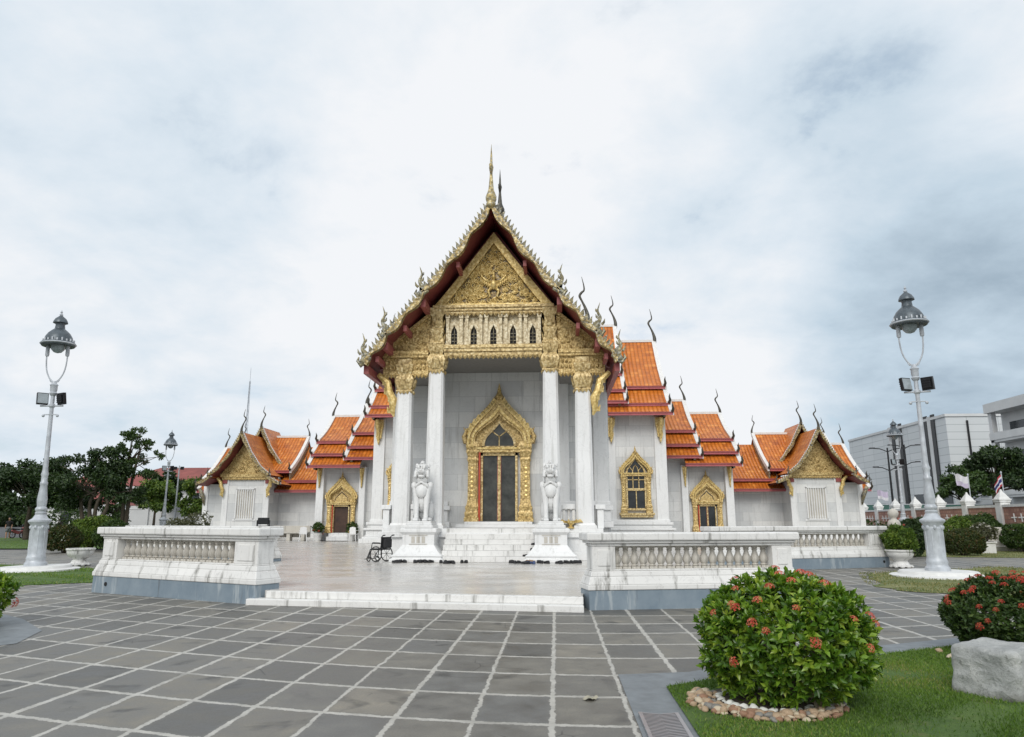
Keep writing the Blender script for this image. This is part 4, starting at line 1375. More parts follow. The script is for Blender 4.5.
# ------------------------------------------------------------------ guardian lions on pedestals
def lion_body(mb):
    """Upright seated lion facing -Y, paws at z = 0, about 2 m tall; blobs that a remesh joins into one skin."""
    for s in (-1, 1):
        mb.tube([(s * .17, -.20, .04), (s * .175, -.20, .25), (s * .18, -.18, .55), (s * .19, -.14, .9), (s * .2, -.08, 1.15)], [.095, .085, .10, .13, .17], 12)
        mb.blob((s * .17, -.27, .06), (.11, .17, .075), 12, 8)
        for k in (-1, 0, 1): mb.blob((s * .17 + k * .062, -.40, .05), (.038, .07, .045), 8, 6)
        mb.blob((s * .24, .32, .38), (.15, .30, .34), 12, 9)
        mb.blob((s * .27, .05, .07), (.10, .26, .075), 12, 8)
        mb.blob((s * .30, -.10, 1.20), (.11, .10, .13), 10, 8)
        mb.blob((s * .36, -.06, 1.24), (.06, .08, .05), 8, 6)
    mb.blob((0, .12, .78), (.27, .36, .48), 14, 10)
    mb.blob((0, -.10, 1.08), (.29, .24, .28), 14, 10)
    mb.blob((0, -.24, 1.00), (.2, .14, .22), 12, 9)
    mb.blob((0, .38, .40), (.26, .26, .36), 12, 9)
    mb.blob((0, -.08, 1.42), (.22, .22, .22), 12, 9)
    # head
    mb.blob((0, -.16, 1.66), (.235, .24, .22), 16, 12)
    mb.blob((0, -.06, 1.80), (.22, .22, .16), 14, 10)
    mb.blob((0, -.36, 1.67), (.15, .14, .085), 14, 9)      # upper muzzle
    mb.blob((0, -.31, 1.50), (.13, .13, .055), 14, 8)       # lower jaw
    mb.blob((0, -.48, 1.71), (.06, .05, .045), 10, 7)       # nose
    for s in (-1, 1):
        mb.blob((s * .105, -.375, 1.80), (.06, .05, .05), 10, 8)
        mb.blob((s * .11, -.35, 1.865), (.09, .07, .035), 10, 7)
        mb.blob((s * .22, -.05, 1.86), (.06, .05, .10), 10, 7)
        mb.blob((s * .22, -.22, 1.58), (.08, .12, .15), 10, 8)
        for k in range(5):
            mb.blob((s * (.235 - .01 * k), -.10 + .02 * k, 1.74 - .10 * k), (.055, .07, .06), 8, 6)
        mb.tube([(s * .2, -.38, 1.50), (s * .26, -.30, 1.48), (s * .29, -.24, 1.56)], [.03, .035, .012], 6)
    mb.tube([(0, -.2, 1.9), (0, -.1, 1.98), (0, .02, 2.02)], [.09, .08, .03], 8)
    mb.tube([(0, .55, .2), (0, .72, .35), (0, .66, .7), (0, .55, 1.0), (0, .62, 1.2)], [.07, .07, .06, .07, .02], 8)
    # bib of curls on the chest
    for a in range(5):
        for s in (-1, 1):
            mb.blob((s * (.03 + .05 * a), -.33 + .02 * a, 1.30 - .03 * a), (.04, .04, .045), 7, 5)


def lion(x, label, first=[None]):
    if first[0] is None:
        root = thing('guardian_lion', label, 'statue', (x, 24.62, T), 'marble lions flanking the entrance stairs')
        m = MB(); lion_body(m)
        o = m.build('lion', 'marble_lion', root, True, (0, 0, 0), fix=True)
        o.location = (0, .05, 1.28); o.scale = (.92, .94, 1.0)
        rm = o.modifiers.new('remesh', 'REMESH'); rm.mode = 'VOXEL'; rm.voxel_size = .016; rm.use_smooth_shade = True
        sm = o.modifiers.new('smooth', 'SMOOTH'); sm.factor = .5; sm.iterations = 2
        p = MB()
        p.square([(.88, 0), (.88, .1), (.80, .13), (.84, .2), (.74, .27), (.60, .44), (.555, .5), (.53, .54), (.53, .86), (.57, .9), (.61, .95), (.61, 1.05), (.53, 1.08)], (0, 0))
        p.box(-.48, .48, -.58, .62, 1.075, 1.17); p.box(-.43, .43, -.52, .6, 1.17, 1.25)
        q = p.build('pedestal', 'marble_trim', root, loc=(0, 0, 0), bevel=.015)
        r = MB()
        for k in (-1, 0, 1): r.box(k * .17 - .055, k * .17 + .055, -.545, -.52, .60, .80)
        r.box(-.3, .3, -.552, -.528, .83, .85); r.box(-.3, .3, -.552, -.528, .55, .57)
        r.build('pedestal_panel', 'marble_baluster', q, loc=(0, 0, 0))
        for ob in (q,): ob['_o'] = (0, 0, 0)
        t = MB(); t.box(-.4, .4, -.5, .62, 1.25, 1.30); t.build('plinth', 'marble_lion', root, loc=(0, 0, 0), bevel=.01)
        first[0] = root
    else:
        root = dup(first[0], (x, 24.62, T), label=label)
    return root


lion(-4.53, 'white marble lion on a pedestal with the black wheelchair parked beside it')
lion(-.17, 'white marble lion on a pedestal with a gold offering bowl beside it')

# ------------------------------------------------------------------ marble balustrades
def baluster_mesh():
    m = MB()
    m.square([(.075, 0), (.075, .05)], (0, 0))
    m.lathe([(.055, .05), (.07, .07), (.055, .09), (.05, .10), (.072, .14), (.084, .20), (.078, .26), (.055, .33), (.042, .38), (.045, .41), (.06, .43), (.045, .45), (.06, .48), (.06, .49)], 10)
    m.square([(.075, .49), (.075, .53)], (0, 0))
    return m


def balustrade(a, b, label, n, pierA, pierB, h=1.32, side=1, blue=True, thick=.42, ret=None):
    """A wall from ground point a to b (front face); local x runs a to b, local y goes back."""
    ax, ay = a; bx, by = b
    L = math.hypot(bx - ax, by - ay); rz = math.atan2(by - ay, bx - ax)
    root = thing('marble_balustrade', label, 'balustrade', (ax, ay, 0), None, rz)
    root['_o'] = (0, 0, 0)
    k = h / 1.32
    z = [0, .33 * k, .42 * k, .56 * k, .68 * k, 1.08 * k, 1.13 * k, 1.20 * k, 1.32 * k]
    if blue:
        m = MB(); m.box(-.10, L + .10, -.10, thick + .10, -.02, z[1]); m.build('blue_base', 'marble_blue_base', root, bevel=.012)
    m = MB()
    m.box(-.12, L + .12, -.12, thick + .12, z[1] + .002, z[2]); m.box(-.11, L + .11, -.11, thick + .11, z[2], z[3], 0, .05); m.box(-.05, L + .05, -.05, thick + .05, z[3], z[4] - .03, 0, .02); m.box(-.015, L + .015, -.015, thick + .015, z[4] - .03, z[4])
    m.build('plinth', 'marble_rail', root, bevel=.02)
    m = MB()
    m.box(-.02, L + .02, -.02, thick + .02, z[5], z[6]); m.box(-.07, L + .07, -.07, thick + .07, z[6], z[7] - .02)
    m.box(-.12, L + .12, -.12, thick + .12, z[7] - .02, z[8])
    m.build('handrail', 'marble_rail', root, bevel=.025)
    for x0, x1 in ((0, pierA), (L - pierB, L)):
        m = MB(); m.box(x0, x1, 0, thick, z[4], z[5])
        m.box(x0 + .1, x1 - .1, -.02, thick + .02, z[4] + .06, z[5] - .06)
        m.build('pier', 'marble_rail', root, bevel=.012)
    me = baluster_mesh(); o = None
    span = L - pierA - pierB; zs = (z[5] - z[4]) / .53
    for i in range(n):
        if o is None:
            o = me.build('baluster', 'marble_baluster', root, 'auto', loc=(0, 0, 0)); c = o
        else:
            c = o.copy(); COL.objects.link(c); c.parent = root
        c.location = (pierA + span * (i + .5) / n, thick / 2, z[4]); c.scale = (1.0, 1.0, zs)
    if blue:
        m = MB(); px = pierA * .8 if side < 0 else L - pierB * .25
        m.lathe([(.045, 0), (.045, .04)], 8); q = m.build('drain_hole', 'dark_inside', root, loc=(0, 0, 0)); q.location = (px, -.075, z[1] * .55); q.rotation_euler = (rad(90), 0, 0)
    return root


balustrade((-10.33, 16.34), (-5.85, 14.25), 'front marble balustrade with streaked blue base, next to the empty white urn', 19, .50, .66, h=1.43, side=-1)
balustrade((.66, 13.74), (4.52, 14.58), 'front marble balustrade behind the big flowering bush', 18, .44, .40, h=1.36, side=1)
balustrade((4.95, 23.7), (11.3, 26.35), 'rear marble balustrade ending at the white urn of green leaves', 20, 1.6, .62, h=1.38, side=1)
balustrade((-15.75, 26.4), (-9.4, 23.7), 'low marble balustrade seen over the top of the front balustrade with the streaked base', 20, .62, 1.6, h=1.38, side=-1)

# ------------------------------------------------------------------ tall park lamps
def lamp_post(label):
    root = thing('street_lamp', label, 'street lamp', (0, 0, 0), 'silver park lamps round the court')
    def put(m, name, mat_, par=root, smooth='auto', **k):
        return m.build(name, mat_, par, smooth, (0, 0, 0), **k)
    m = MB(); m.lathe([(1.28, 0), (1.28, .05), (1.24, .07), (1.05, .085), (1.03, .15), (1.0, .175)], 40); put(m, 'base_disc', 'plaster_white')
    m = MB(); m.lathe([(.33, .17), (.33, .26), (.29, .30), (.275, .36), (.29, .42), (.27, .48), (.25, .55), (.24, 1.30), (.26, 1.36), (.24, 1.42), (.27, 1.5), (.335, 1.57), (.335, 1.62), (.23, 1.68), (.16, 1.80), (.17, 1.86), (.14, 1.9)], 24)
    for k in range(8):
        a = k * math.pi / 4; m.blob((.25 * math.cos(a), .25 * math.sin(a), 1.40), (.05, .05, .07), 7, 5)
    for k in range(8):
        a = k * math.pi / 4 + .39; m.box(.238 * math.cos(a) - .015, .238 * math.cos(a) + .015, .238 * math.sin(a) - .015, .238 * math.sin(a) + .015, .55, 1.3)
    put(m, 'pedestal', 'lamp_paint')
    m = MB(); m.lathe([(.13, 1.88), (.175, 1.95), (.175, 2.0), (.13, 2.06), (.145, 2.2), (.15, 2.3), (.12, 2.55), (.10, 2.75), (.115, 2.79), (.115, 2.85), (.09, 2.89), (.095, 3.05), (.115, 3.12), (.09, 3.2), (.078, 3.3), (.06, 5.3), (.06, 5.35), (.10, 5.40), (.10, 5.46), (.06, 5.5), (.06, 5.76), (.10, 5.8), (.12, 5.86), (.09, 5.9), (.11, 5.96), (.11, 6.1), (.13, 6.14), (.08, 6.2), (.05, 6.28)], 16); put(m, 'shaft', 'lamp_paint')
    m = MB()
    pts = [(-.30, 0, 7.55), (-.33, 0, 7.15), (-.29, 0, 6.68), (-.17, 0, 6.38), (-.02, 0, 6.24), (.02, 0, 6.24), (.17, 0, 6.38), (.29, 0, 6.68), (.33, 0, 7.15), (.30, 0, 7.55)]
    m.tube(smooth_path(pts, 3), .024, 8)
    m.tube([(-.04, 0, 6.24), (-.12, 0, 6.26), (-.16, 0, 6.34)], .02, 6); m.tube([(.04, 0, 6.24), (.12, 0, 6.26), (.16, 0, 6.34)], .02, 6)
    for s in (-1, 1): m.lathe([(.05, 7.15), (.065, 7.2), (.06, 7.5), (.05, 7.56)], 10, (s * .32, 0))
    put(m, 'yoke', 'lamp_paint')
    m = MB(); m.lathe([(.34, 7.52), (.50, 7.50), (.54, 7.56), (.52, 7.62), (.45, 7.66), (.41, 7.82), (.33, 7.96), (.23, 8.06), (.16, 8.12), (.14, 8.26), (.16, 8.30), (.23, 8.33), (.22, 8.38), (.17, 8.48), (.08, 8.56), (.04, 8.6)], 24)
    lan = put(m, 'lantern_hood', 'lamp_dark')
    m = MB(); m.lathe([(.04, 8.58), (.06, 8.63), (.025, 8.68), (.04, 8.72), (.006, 8.8)], 10); put(m, 'finial', 'lamp_paint', lan)
    m = MB()
    for k in range(20):
        a = k * math.pi / 10
        m.box(.46 * math.cos(a) - .02, .46 * math.cos(a) + .02, .46 * math.sin(a) - .02, .46 * math.sin(a) + .02, 7.6, 7.71 + .03 * (k % 2))
    m.lathe([(.525, 7.54), (.555, 7.57), (.525, 7.60)], 24)
    put(m, 'crown_rim', 'lamp_paint', lan)
    m = MB(); m.lathe([(.02, 7.26), (.12, 7.29), (.2, 7.38), (.22, 7.52)], 16); put(m, 'lamp_globe', 'lamp_glass', lan)
    m = MB()
    m.tube([(-.36, -.02, 5.42), (.36, -.02, 5.42)], .028, 6); m.tube([(-.2, -.05, 5.12), (.2, -.05, 5.12)], .018, 6)
    for s in (-1, 1): m.blob((s * .22, -.05, 5.08), (.05, .05, .05), 8, 6)
    put(m, 'cross_arm', 'lamp_paint')
    for s in (-1, 1):
        m = MB(); m.box(-.17, .17, -.06, .05, -.2, .2); m.box(-.12, .12, .05, .10, -.14, .14)
        for k in range(4): m.box(-.13, .13, .09, .115, -.12 + k * .07, -.10 + k * .07)
        q = m.build('floodlight', 'black_metal', root, loc=(0, 0, 0), bevel=.01); q.location = (s * .30, -.05, 5.66); q.rotation_euler = (rad(-8), 0, rad(s * -35 + (180 if s > 0 else 0)))
        m = MB(); m.box(-.15, .15, -.07, -.062, -.17, .17); m.build('floodlight_glass', 'floodlight_glass' , q, loc=(0, 0, 0))
    return root


LAMP = lamp_post('tall silver lamp post with floodlights, nearest the empty white urn')
LAMP.location = (-16.65, 22.9, -.02); LAMP.rotation_euler = (0, rad(-1.5), rad(12)); LAMP.scale = (.985,) * 3
L2 = dup(LAMP, (10.85, 21.95, 0), rad(-15), .985, 'tall silver lamp post with floodlights on a white disc near the brick fence')
dup(LAMP, (-31.3, 57, 0), rad(10), 1, 'distant silver lamp post in front of the light green trees')
dup(LAMP, (24.6, 53.7, 0), rad(-10), 1, 'distant silver lamp post in front of the grey clad building')

# thin light pole
t = thing('light_pole', 'thin pale pole with small floodlights in front of the red roofed house', 'light pole', (-32, 60, 0))
m = MB(); m.lathe([(.09, 0), (.07, 3), (.05, 6.1)], 8, (-32, 60)); m.build('pole', 'lamp_paint', t)
m = MB(); m.tube([(-32.35, 60, 5.9), (-31.65, 60, 5.9)], .03, 6); c_ = m.build('cross_arm', 'lamp_paint', t)
for x in (-32.3, -31.7):
    m = MB(); m.box(x - .13, x + .13, 59.85, 60, 5.75, 6.0); m.box(x - .1, x + .1, 59.83, 59.85, 5.78, 5.97); m.build('floodlight', 'black_metal', c_)
t = thing('antenna_mast', 'thin pale antenna mast far behind the gallery roof', 'mast', (-66, 150, 0))
m = MB()
for k in range(3):
    a = k * 2.09; m.tube([(-66 + .5 * math.cos(a), 150 + .5 * math.sin(a), 0), (-66 + .12 * math.cos(a), 150 + .12 * math.sin(a), 31)], .06, 5)
for k in range(15): m.tube([(-66 + .4 - .02 * k, 150, 2 * k), (-66 - .4 + .02 * k, 150, 2 * k + 2)], .04, 4)
m.build('lattice', 'lamp_paint', t)
m = MB(); m.tube([(-66, 150, 30), (-66, 150, 34)], .05, 5); m.build('tip', 'lamp_paint', t)

# double-armed road lamps beyond the fence
def road_lamp(x, y, h, label):
    t = thing('road_lamp', label, 'street lamp', (x, y, 0), 'dark road lamps beyond the fence')
    m = MB(); m.lathe([(.14, 0), (.12, 3), (.08, h)], 8, (x, y)); m.build('pole', 'black_metal', t)
    for z, l in ((h - .2, 1.5), (h - 2.1, 1.3)):
        m = MB(); m.tube([(x - l, y, z + .15), (x - l * .5, y, z + .1), (x, y, z - .2), (x + l * .5, y, z + .1), (x + l, y, z + .15)], .05, 6); a = m.build('arm', 'black_metal', t)
        for s in (-1, 1):
            m = MB(); m.box(x + s * l - .3, x + s * l + .3, y - .1, y + .1, z + .1, z + .22, 0, .03); m.build('lamp_head', 'black_metal', a)
    return t
road_lamp(33.5, 75, 8.7, 'dark double-armed road lamp rising beside the gallery roof end')
road_lamp(39.4, 84, 9.9, 'dark double-armed road lamp in front of the black striped cladding')

# ------------------------------------------------------------------ urns
def urn(x, y, label):
    t = thing('urn', label, 'urn', (x, y, 0), 'white marble urns at the balustrade ends')
    m = MB()
    prof = [(.34, .10), (.30, .20), (.24, .27), (.30, .33), (.44, .42), (.50, .54), (.50, .62), (.55, .66), (.55, .72), (.47, .72), (.44, .64)]
    n = 32
    rings = []
    for r, z in prof:
        ring = []
        for k in range(n):
            a = 2 * math.pi * k / n
            q = r * (1 + (.035 * math.cos(8 * a) if .3 < z < .66 else 0))
            ring.append(m.pt((x + q * math.cos(a), y + q * math.sin(a), z)))
        rings.append(ring)
    for a, b in zip(rings, rings[1:]):
        for k in range(n): m.face((a[k], a[(k + 1) % n], b[(k + 1) % n], b[k]))
    m.face(rings[0][::-1]); m.face(rings[-1])
    m.build('bowl', 'marble_rail', t, 'auto')
    m = MB(); m.lathe([(.42, .06), (.42, .1), (.35, .13)], 24, (x, y))
    for k in range(10):
        a = 2 * math.pi * k / 10; m.blob((x + .37 * math.cos(a), y + .37 * math.sin(a), .06), (.09, .09, .065), 8, 5)
    m.build('foot', 'marble_rail', t, 'auto')
    t.scale = (.84,) * 3
    return t


urn(-16.8, 25.3, 'white marble urn with scalloped foot and bare soil, near the lamp post')
urn(11.62, 25.9, 'white marble urn holding a light green leafy plant')
m = MB(); m.lathe([(.37, .52), (.26, .57), (.1, .59)], 12, (-16.8, 25.3)); o = m.build('urn_soil', 'soil', None); tag(o, 'dark soil filling the empty marble urn', 'soil')

# ------------------------------------------------------------------ foliage
RG = np.random.default_rng(11)


def rosettes(C, Nn, per, L, W, rng, spread=.9, jit=.2):
    """Leaf arrays for shoots at C with outward normals Nn."""
    k = len(C)
    a = Nn; ref = np.where(np.abs(a[:, 2:3]) < .9, np.array([[0, 0, 1.0]]), np.array([[1.0, 0, 0]]))
    u = unit(np.cross(a, ref)); v = np.cross(a, u)
    cs, ds, ns, ls, ws, rs_ = [], [], [], [], [], []
    base = rng.random(k)
    for i in range(per):
        th = 2 * np.pi * (i / per) * 1.618 * 2 + rng.random(k) * .8
        el_ = rng.uniform(.15, spread, k)
        rd = u * np.cos(th)[:, None] + v * np.sin(th)[:, None]
        d = unit(a * (1 - el_)[:, None] + rd * el_[:, None] + rng.normal(0, jit, (k, 3)) * .5)
        cs.append(C + a * rng.uniform(-.03, .02, k)[:, None]); ds.append(d); ns.append(unit(a * .8 + rng.normal(0, .35, (k, 3)) - rd * .2))
        s = rng.uniform(.7, 1.15, k)
        ls.append(L * s); ws.append(W * s * rng.uniform(.85, 1.15, k)); rs_.append(np.clip(base * .6 + rng.random(k) * .4, 0, 1))
    cat = np.concatenate
    return cat(cs), cat(ds), cat(ns), cat(ls), cat(ws), cat(rs_)


def ball_points(n, c, r, rng, zmin=-.75, lump=.12, shell=(.72, 1.0)):
    d = unit(rng.normal(0, 1, (int(n * 1.9), 3)))
    d = d[d[:, 2] > zmin][:n]
    k = len(d)
    ph = rng.random(8) * 6.28
    w = 1 + lump * (np.sin(d[:, 0] * 4 + ph[0]) * np.sin(d[:, 1] * 4 + ph[1]) + .7 * np.sin(d[:, 2] * 6 + ph[2] + d[:, 0] * 3) + .4 * np.sin(d[:, 0] * 11 + ph[3]) * np.sin(d[:, 2] * 10 + ph[4]))
    q = rng.uniform(shell[0], shell[1], k) ** .6
    p = d * (w * q)[:, None] * np.array(r)[None] + np.array(c)[None]
    return p, unit(d / np.array(r)[None])


def flower_head(mb, rng, r=.06, n=16):
    """A dome of small four-petalled florets."""
    for k in range(n):
        th = k * 2.4; q = math.sqrt((k + .5) / n)
        d = Vector((q * math.cos(th), q * math.sin(th), math.sqrt(max(0, 1 - q * q * .85))))
        c = d * r
        u = d.orthogonal().normalized(); v = d.cross(u)
        a0 = rng.random() * 1.57; s = r * .34
        for i in range(4):
            a = a0 + i * math.pi / 2
            t1 = c + (u * math.cos(a) + v * math.sin(a)) * s
            s1 = c + (u * math.cos(a + .6) + v * math.sin(a + .6)) * s * .55; s2 = c + (u * math.cos(a - .6) + v * math.sin(a - .6)) * s * .55
            mb.face([mb.pt(c + d * .004), mb.pt(s1 + d * .006), mb.pt(t1 + d * .002), mb.pt(s2 + d * .006)])


def add_rnd(o, rng):
    at = o.data.attributes.new('rnd', 'FLOAT', 'FACE')
    n = len(o.data.polygons)
    at.data.foreach_set('value', np.repeat(rng.random(n // 4 + 1), 4)[:n].astype(np.float32))


FLOWER = {}
def flower_mesh(m_, r):
    key = (m_, r)
    if key not in FLOWER:
        FLOWER[key] = []
        rng = random.Random(hash(key) % 1000)
        for i in range(3):
            mb = MB(); flower_head(mb, rng, r, 15)
            o = mb.build('flower', m_, None, False, (0, 0, 0), fix=False); add_rnd(o, RG)
            FLOWER[key].append(o.data); bpy.data.objects.remove(o)
    return FLOWER[key]


def bush(name, label, cat, c, r, shoots, per, L, W, m_, flowers=None, zmin=-.7, lump=.1, seed=1, group=None, spots=None, stems=True, shell=(.72, 1.0), fr=.06, fm='petal'):
    rng = np.random.default_rng(seed)
    root = thing(name, label, cat, (c[0], c[1], 0), group)
    P, Nn = ball_points(shoots, c, r, rng, zmin, lump, shell)
    Nn = unit(Nn + np.array([0, 0, .35]))
    keep = P[:, 2] > .03
    P, Nn = P[keep], Nn[keep]
    arr = rosettes(P, Nn, per, L, W, rng)
    leaves_mesh('foliage', arr[0], arr[1], arr[2], arr[3], arr[4], arr[5], m_, root)
    if stems:
        mb = MB(); rs_ = random.Random(seed)
        for k in range(9):
            a = rs_.random() * 6.28; q = rs_.uniform(.3, .75)
            mb.tube([(c[0] + .1 * math.cos(a) * r[0], c[1] + .1 * math.sin(a) * r[1], -.02), (c[0] + q * .5 * math.cos(a) * r[0], c[1] + q * .5 * math.sin(a) * r[1], c[2] * .6), (c[0] + q * math.cos(a) * r[0], c[1] + q * math.sin(a) * r[1], c[2] + r[2] * .35)], [.03 * r[0] + .006, .02 * r[0] + .004, .006], 5)
        
        mb.build('stems', 'bark', root)
    if flowers:
        fl = flower_mesh(fm, fr)
        D = spots if spots is not None else unit(rng.normal(0, 1, (flowers * 3, 3)) + np.array([0, -.4, .5]))
        D = [d for d in D if d[2] > -.35][:flowers]
        for i, d in enumerate(D):
            d = Vector(d).normalized()
            o = bpy.data.objects.new('flower', fl[i % len(fl)]); COL.objects.link(o); o.parent = root
            p = Vector((d.x * r[0], d.y * r[1], d.z * r[2])) * 1.08
            o.location = (p.x, p.y, p.z + c[2])
            nn = Vector((d.x / r[0], d.y / r[1], d.z / r[2] + .5)).normalized()
            o.rotation_euler = nn.to_track_quat('Z', 'Y').to_euler()
            s_ = rng.uniform(.75, 1.2); o.scale = (s_,) * 3
    return root


def dirs(lst): return [unit(np.array(v, float)) for v in lst]


# big ixora in front: flower heads where the photograph shows them (directions from its centre)
SP = dirs([(-.02, -.55, 1.0), (-.10, -.35, 1.2), (.22, -.25, 1.2), (.30, -.3, 1.15), (-.75, -.55, .62), (-.70, -.62, .55), (-.92, -.4, .45), (-.50, -.75, .72), (-.55, -.8, .35), (-.62, -.35, .80), (-.42, -.86, .25), (.52, -.8, .42), (.80, -.55, .42), (.62, -.78, .02), (-.72, -.68, -.2), (.02, -.98, .12), (-.1, -.9, .6), (.4, -.5, .95), (-.3, -.6, .9), (.0, .2, 1.1), (.5, .3, .9), (-.4, .5, .8), (.85, -.5, .3)])
bush('ixora_bush', 'big round green ixora bush with coral flowers inside the pebble ring', 'bush', (2.05, 7.02, .55), (.74, .72, .54), 1900, 8, .080, .036, 'leaf_ixora', len(SP), -.85, .055, 4, None, SP, True, (.62, 1.04), .040)
bush('ixora_bush', 'dense dark bush covered in red flowers behind the pale rock', 'bush', (5.62, 9.4, .45), (.88, .80, .47), 3600, 7, .062, .03, 'leaf_mid', 84, -.8, .05, 6, None, None, True, (.8, 1.0), .038, 'petal_red')
bush('ixora_bush', 'leafy bush with coral flowers cut by the frame edge on the side lawn', 'bush', (-9.12, 10.9, .46), (.72, .70, .48), 800, 8, .10, .045, 'leaf_ixora', 22, -.8, .08, 7, None, None, True, (.7, 1.0), .065)

GB = 'clipped bushes on the lawns'
bush('clipped_bush', 'round dark red-tipped bush on the dry lawn beside the lamp post', 'bush', (18.5, 34.9, .55), (.88, .85, .60), 1900, 6, .09, .05, 'leaf_red', None, -.75, .05, 12, GB, shell=(.82, 1))
bush('clipped_bush', 'light green egg-shaped bush behind the round red-tipped bush', 'bush', (19.95, 38, .8), (.78, .75, .9), 1700, 6, .10, .05, 'leaf_light', None, -.8, .08, 13, GB)
bush('clipped_bush', 'large mid-green mounded bush in front of the brick fence panel', 'bush', (23.5, 42.5, .95), (1.25, 1.1, .95), 2000, 6, .13, .06, 'leaf_mid', None, -.8, .12, 14, GB)
bush('clipped_bush', 'green bush at the far end of the dry lawn by the last fence post', 'bush', (23.4, 38.6, .75), (.95, .9, .65), 1600, 6, .12, .06, 'leaf_mid', None, -.8, .12, 15, GB)
bush('clipped_bush', 'dark bush just beside the shaft of the lamp post on the white disc', 'bush', (19.6, 41, .8), (.95, .9, .85), 1600, 6, .12, .06, 'leaf_dark', None, -.8, .12, 16, GB)
bush('clipped_bush', 'small dark bush with pale flowers behind the plant-filled urn', 'bush', (15.5, 33.5, .75), (.75, .7, .85), 1300, 6, .10, .05, 'leaf_dark', 18, -.8, .12, 17, GB)
bush('clipped_bush', 'low dark bush at the foot of the fence by the gallery end', 'bush', (22.6, 57, .8), (2.2, 1.0, .75), 900, 5, .15, .07, 'leaf_mid', None, -.7, .15, 18, GB)
bush('clipped_bush', 'dark rounded bush on a stone edge next to the empty urn', 'bush', (-24.1, 35.0, .66), (.76, .74, .7), 1700, 6, .10, .05, 'leaf_red', None, -.75, .08, 19, GB)
bush('clipped_bush', 'wide mid-green hedge bush behind the empty urn', 'bush', (-25.1, 38.5, .85), (1.15, .9, .9), 2200, 6, .12, .06, 'leaf_light', None, -.75, .14, 20, GB)
bush('clipped_bush', 'dark green tall bush close behind the empty urn', 'bush', (-23.2, 37.5, .75), (.9, .8, .8), 1600, 6, .12, .06, 'leaf_mid', None, -.75, .14, 21, GB)
bush('clipped_bush', 'light green low hedge under the dark trees by the motorbikes', 'bush', (-47.5, 67, 1.6), (3.2, 1.2, 1.5), 1000, 5, .2, .1, 'leaf_mid', None, -.7, .16, 22, GB)
bush('urn_plant', 'light green leafy plant growing out of the white urn', 'plant', (11.62, 25.9, .88), (.46, .44, .40), 420, 6, .16, .06, 'leaf_light', None, -.7, .2, 23, None, stems=False)
bush('shrub', 'grey-green straggly shrub behind the low balustrade near the gallery', 'shrub', (-18.6, 36.5, 1.0), (1.1, .8, .75), 500, 5, .2, .05, 'leaf_grey', None, -.6, .25, 24)
bush('shrub', 'white-flowering shrub in the small white planter on the dry lawn', 'shrub', (20.7, 37.2, .95), (.6, .55, .42), 600, 5, .11, .05, 'leaf_grey', 26, -.6, .15, 25, fm='petal_white', fr=.05)

t = thing('planter', 'small square white planter under the white-flowering shrub', 'planter', (20.7, 37.2, 0))
m = MB(); m.box(20.35, 21.05, 36.85, 37.55, 0, .48); m.box(20.3, 21.1, 36.8, 37.6, .48, .56); m.build('box', 'plaster_white', t, bevel=.02)
m = MB(); m.box(20.42, 20.98, 36.92, 37.48, .5, .58); m.build('soil', 'soil', t)


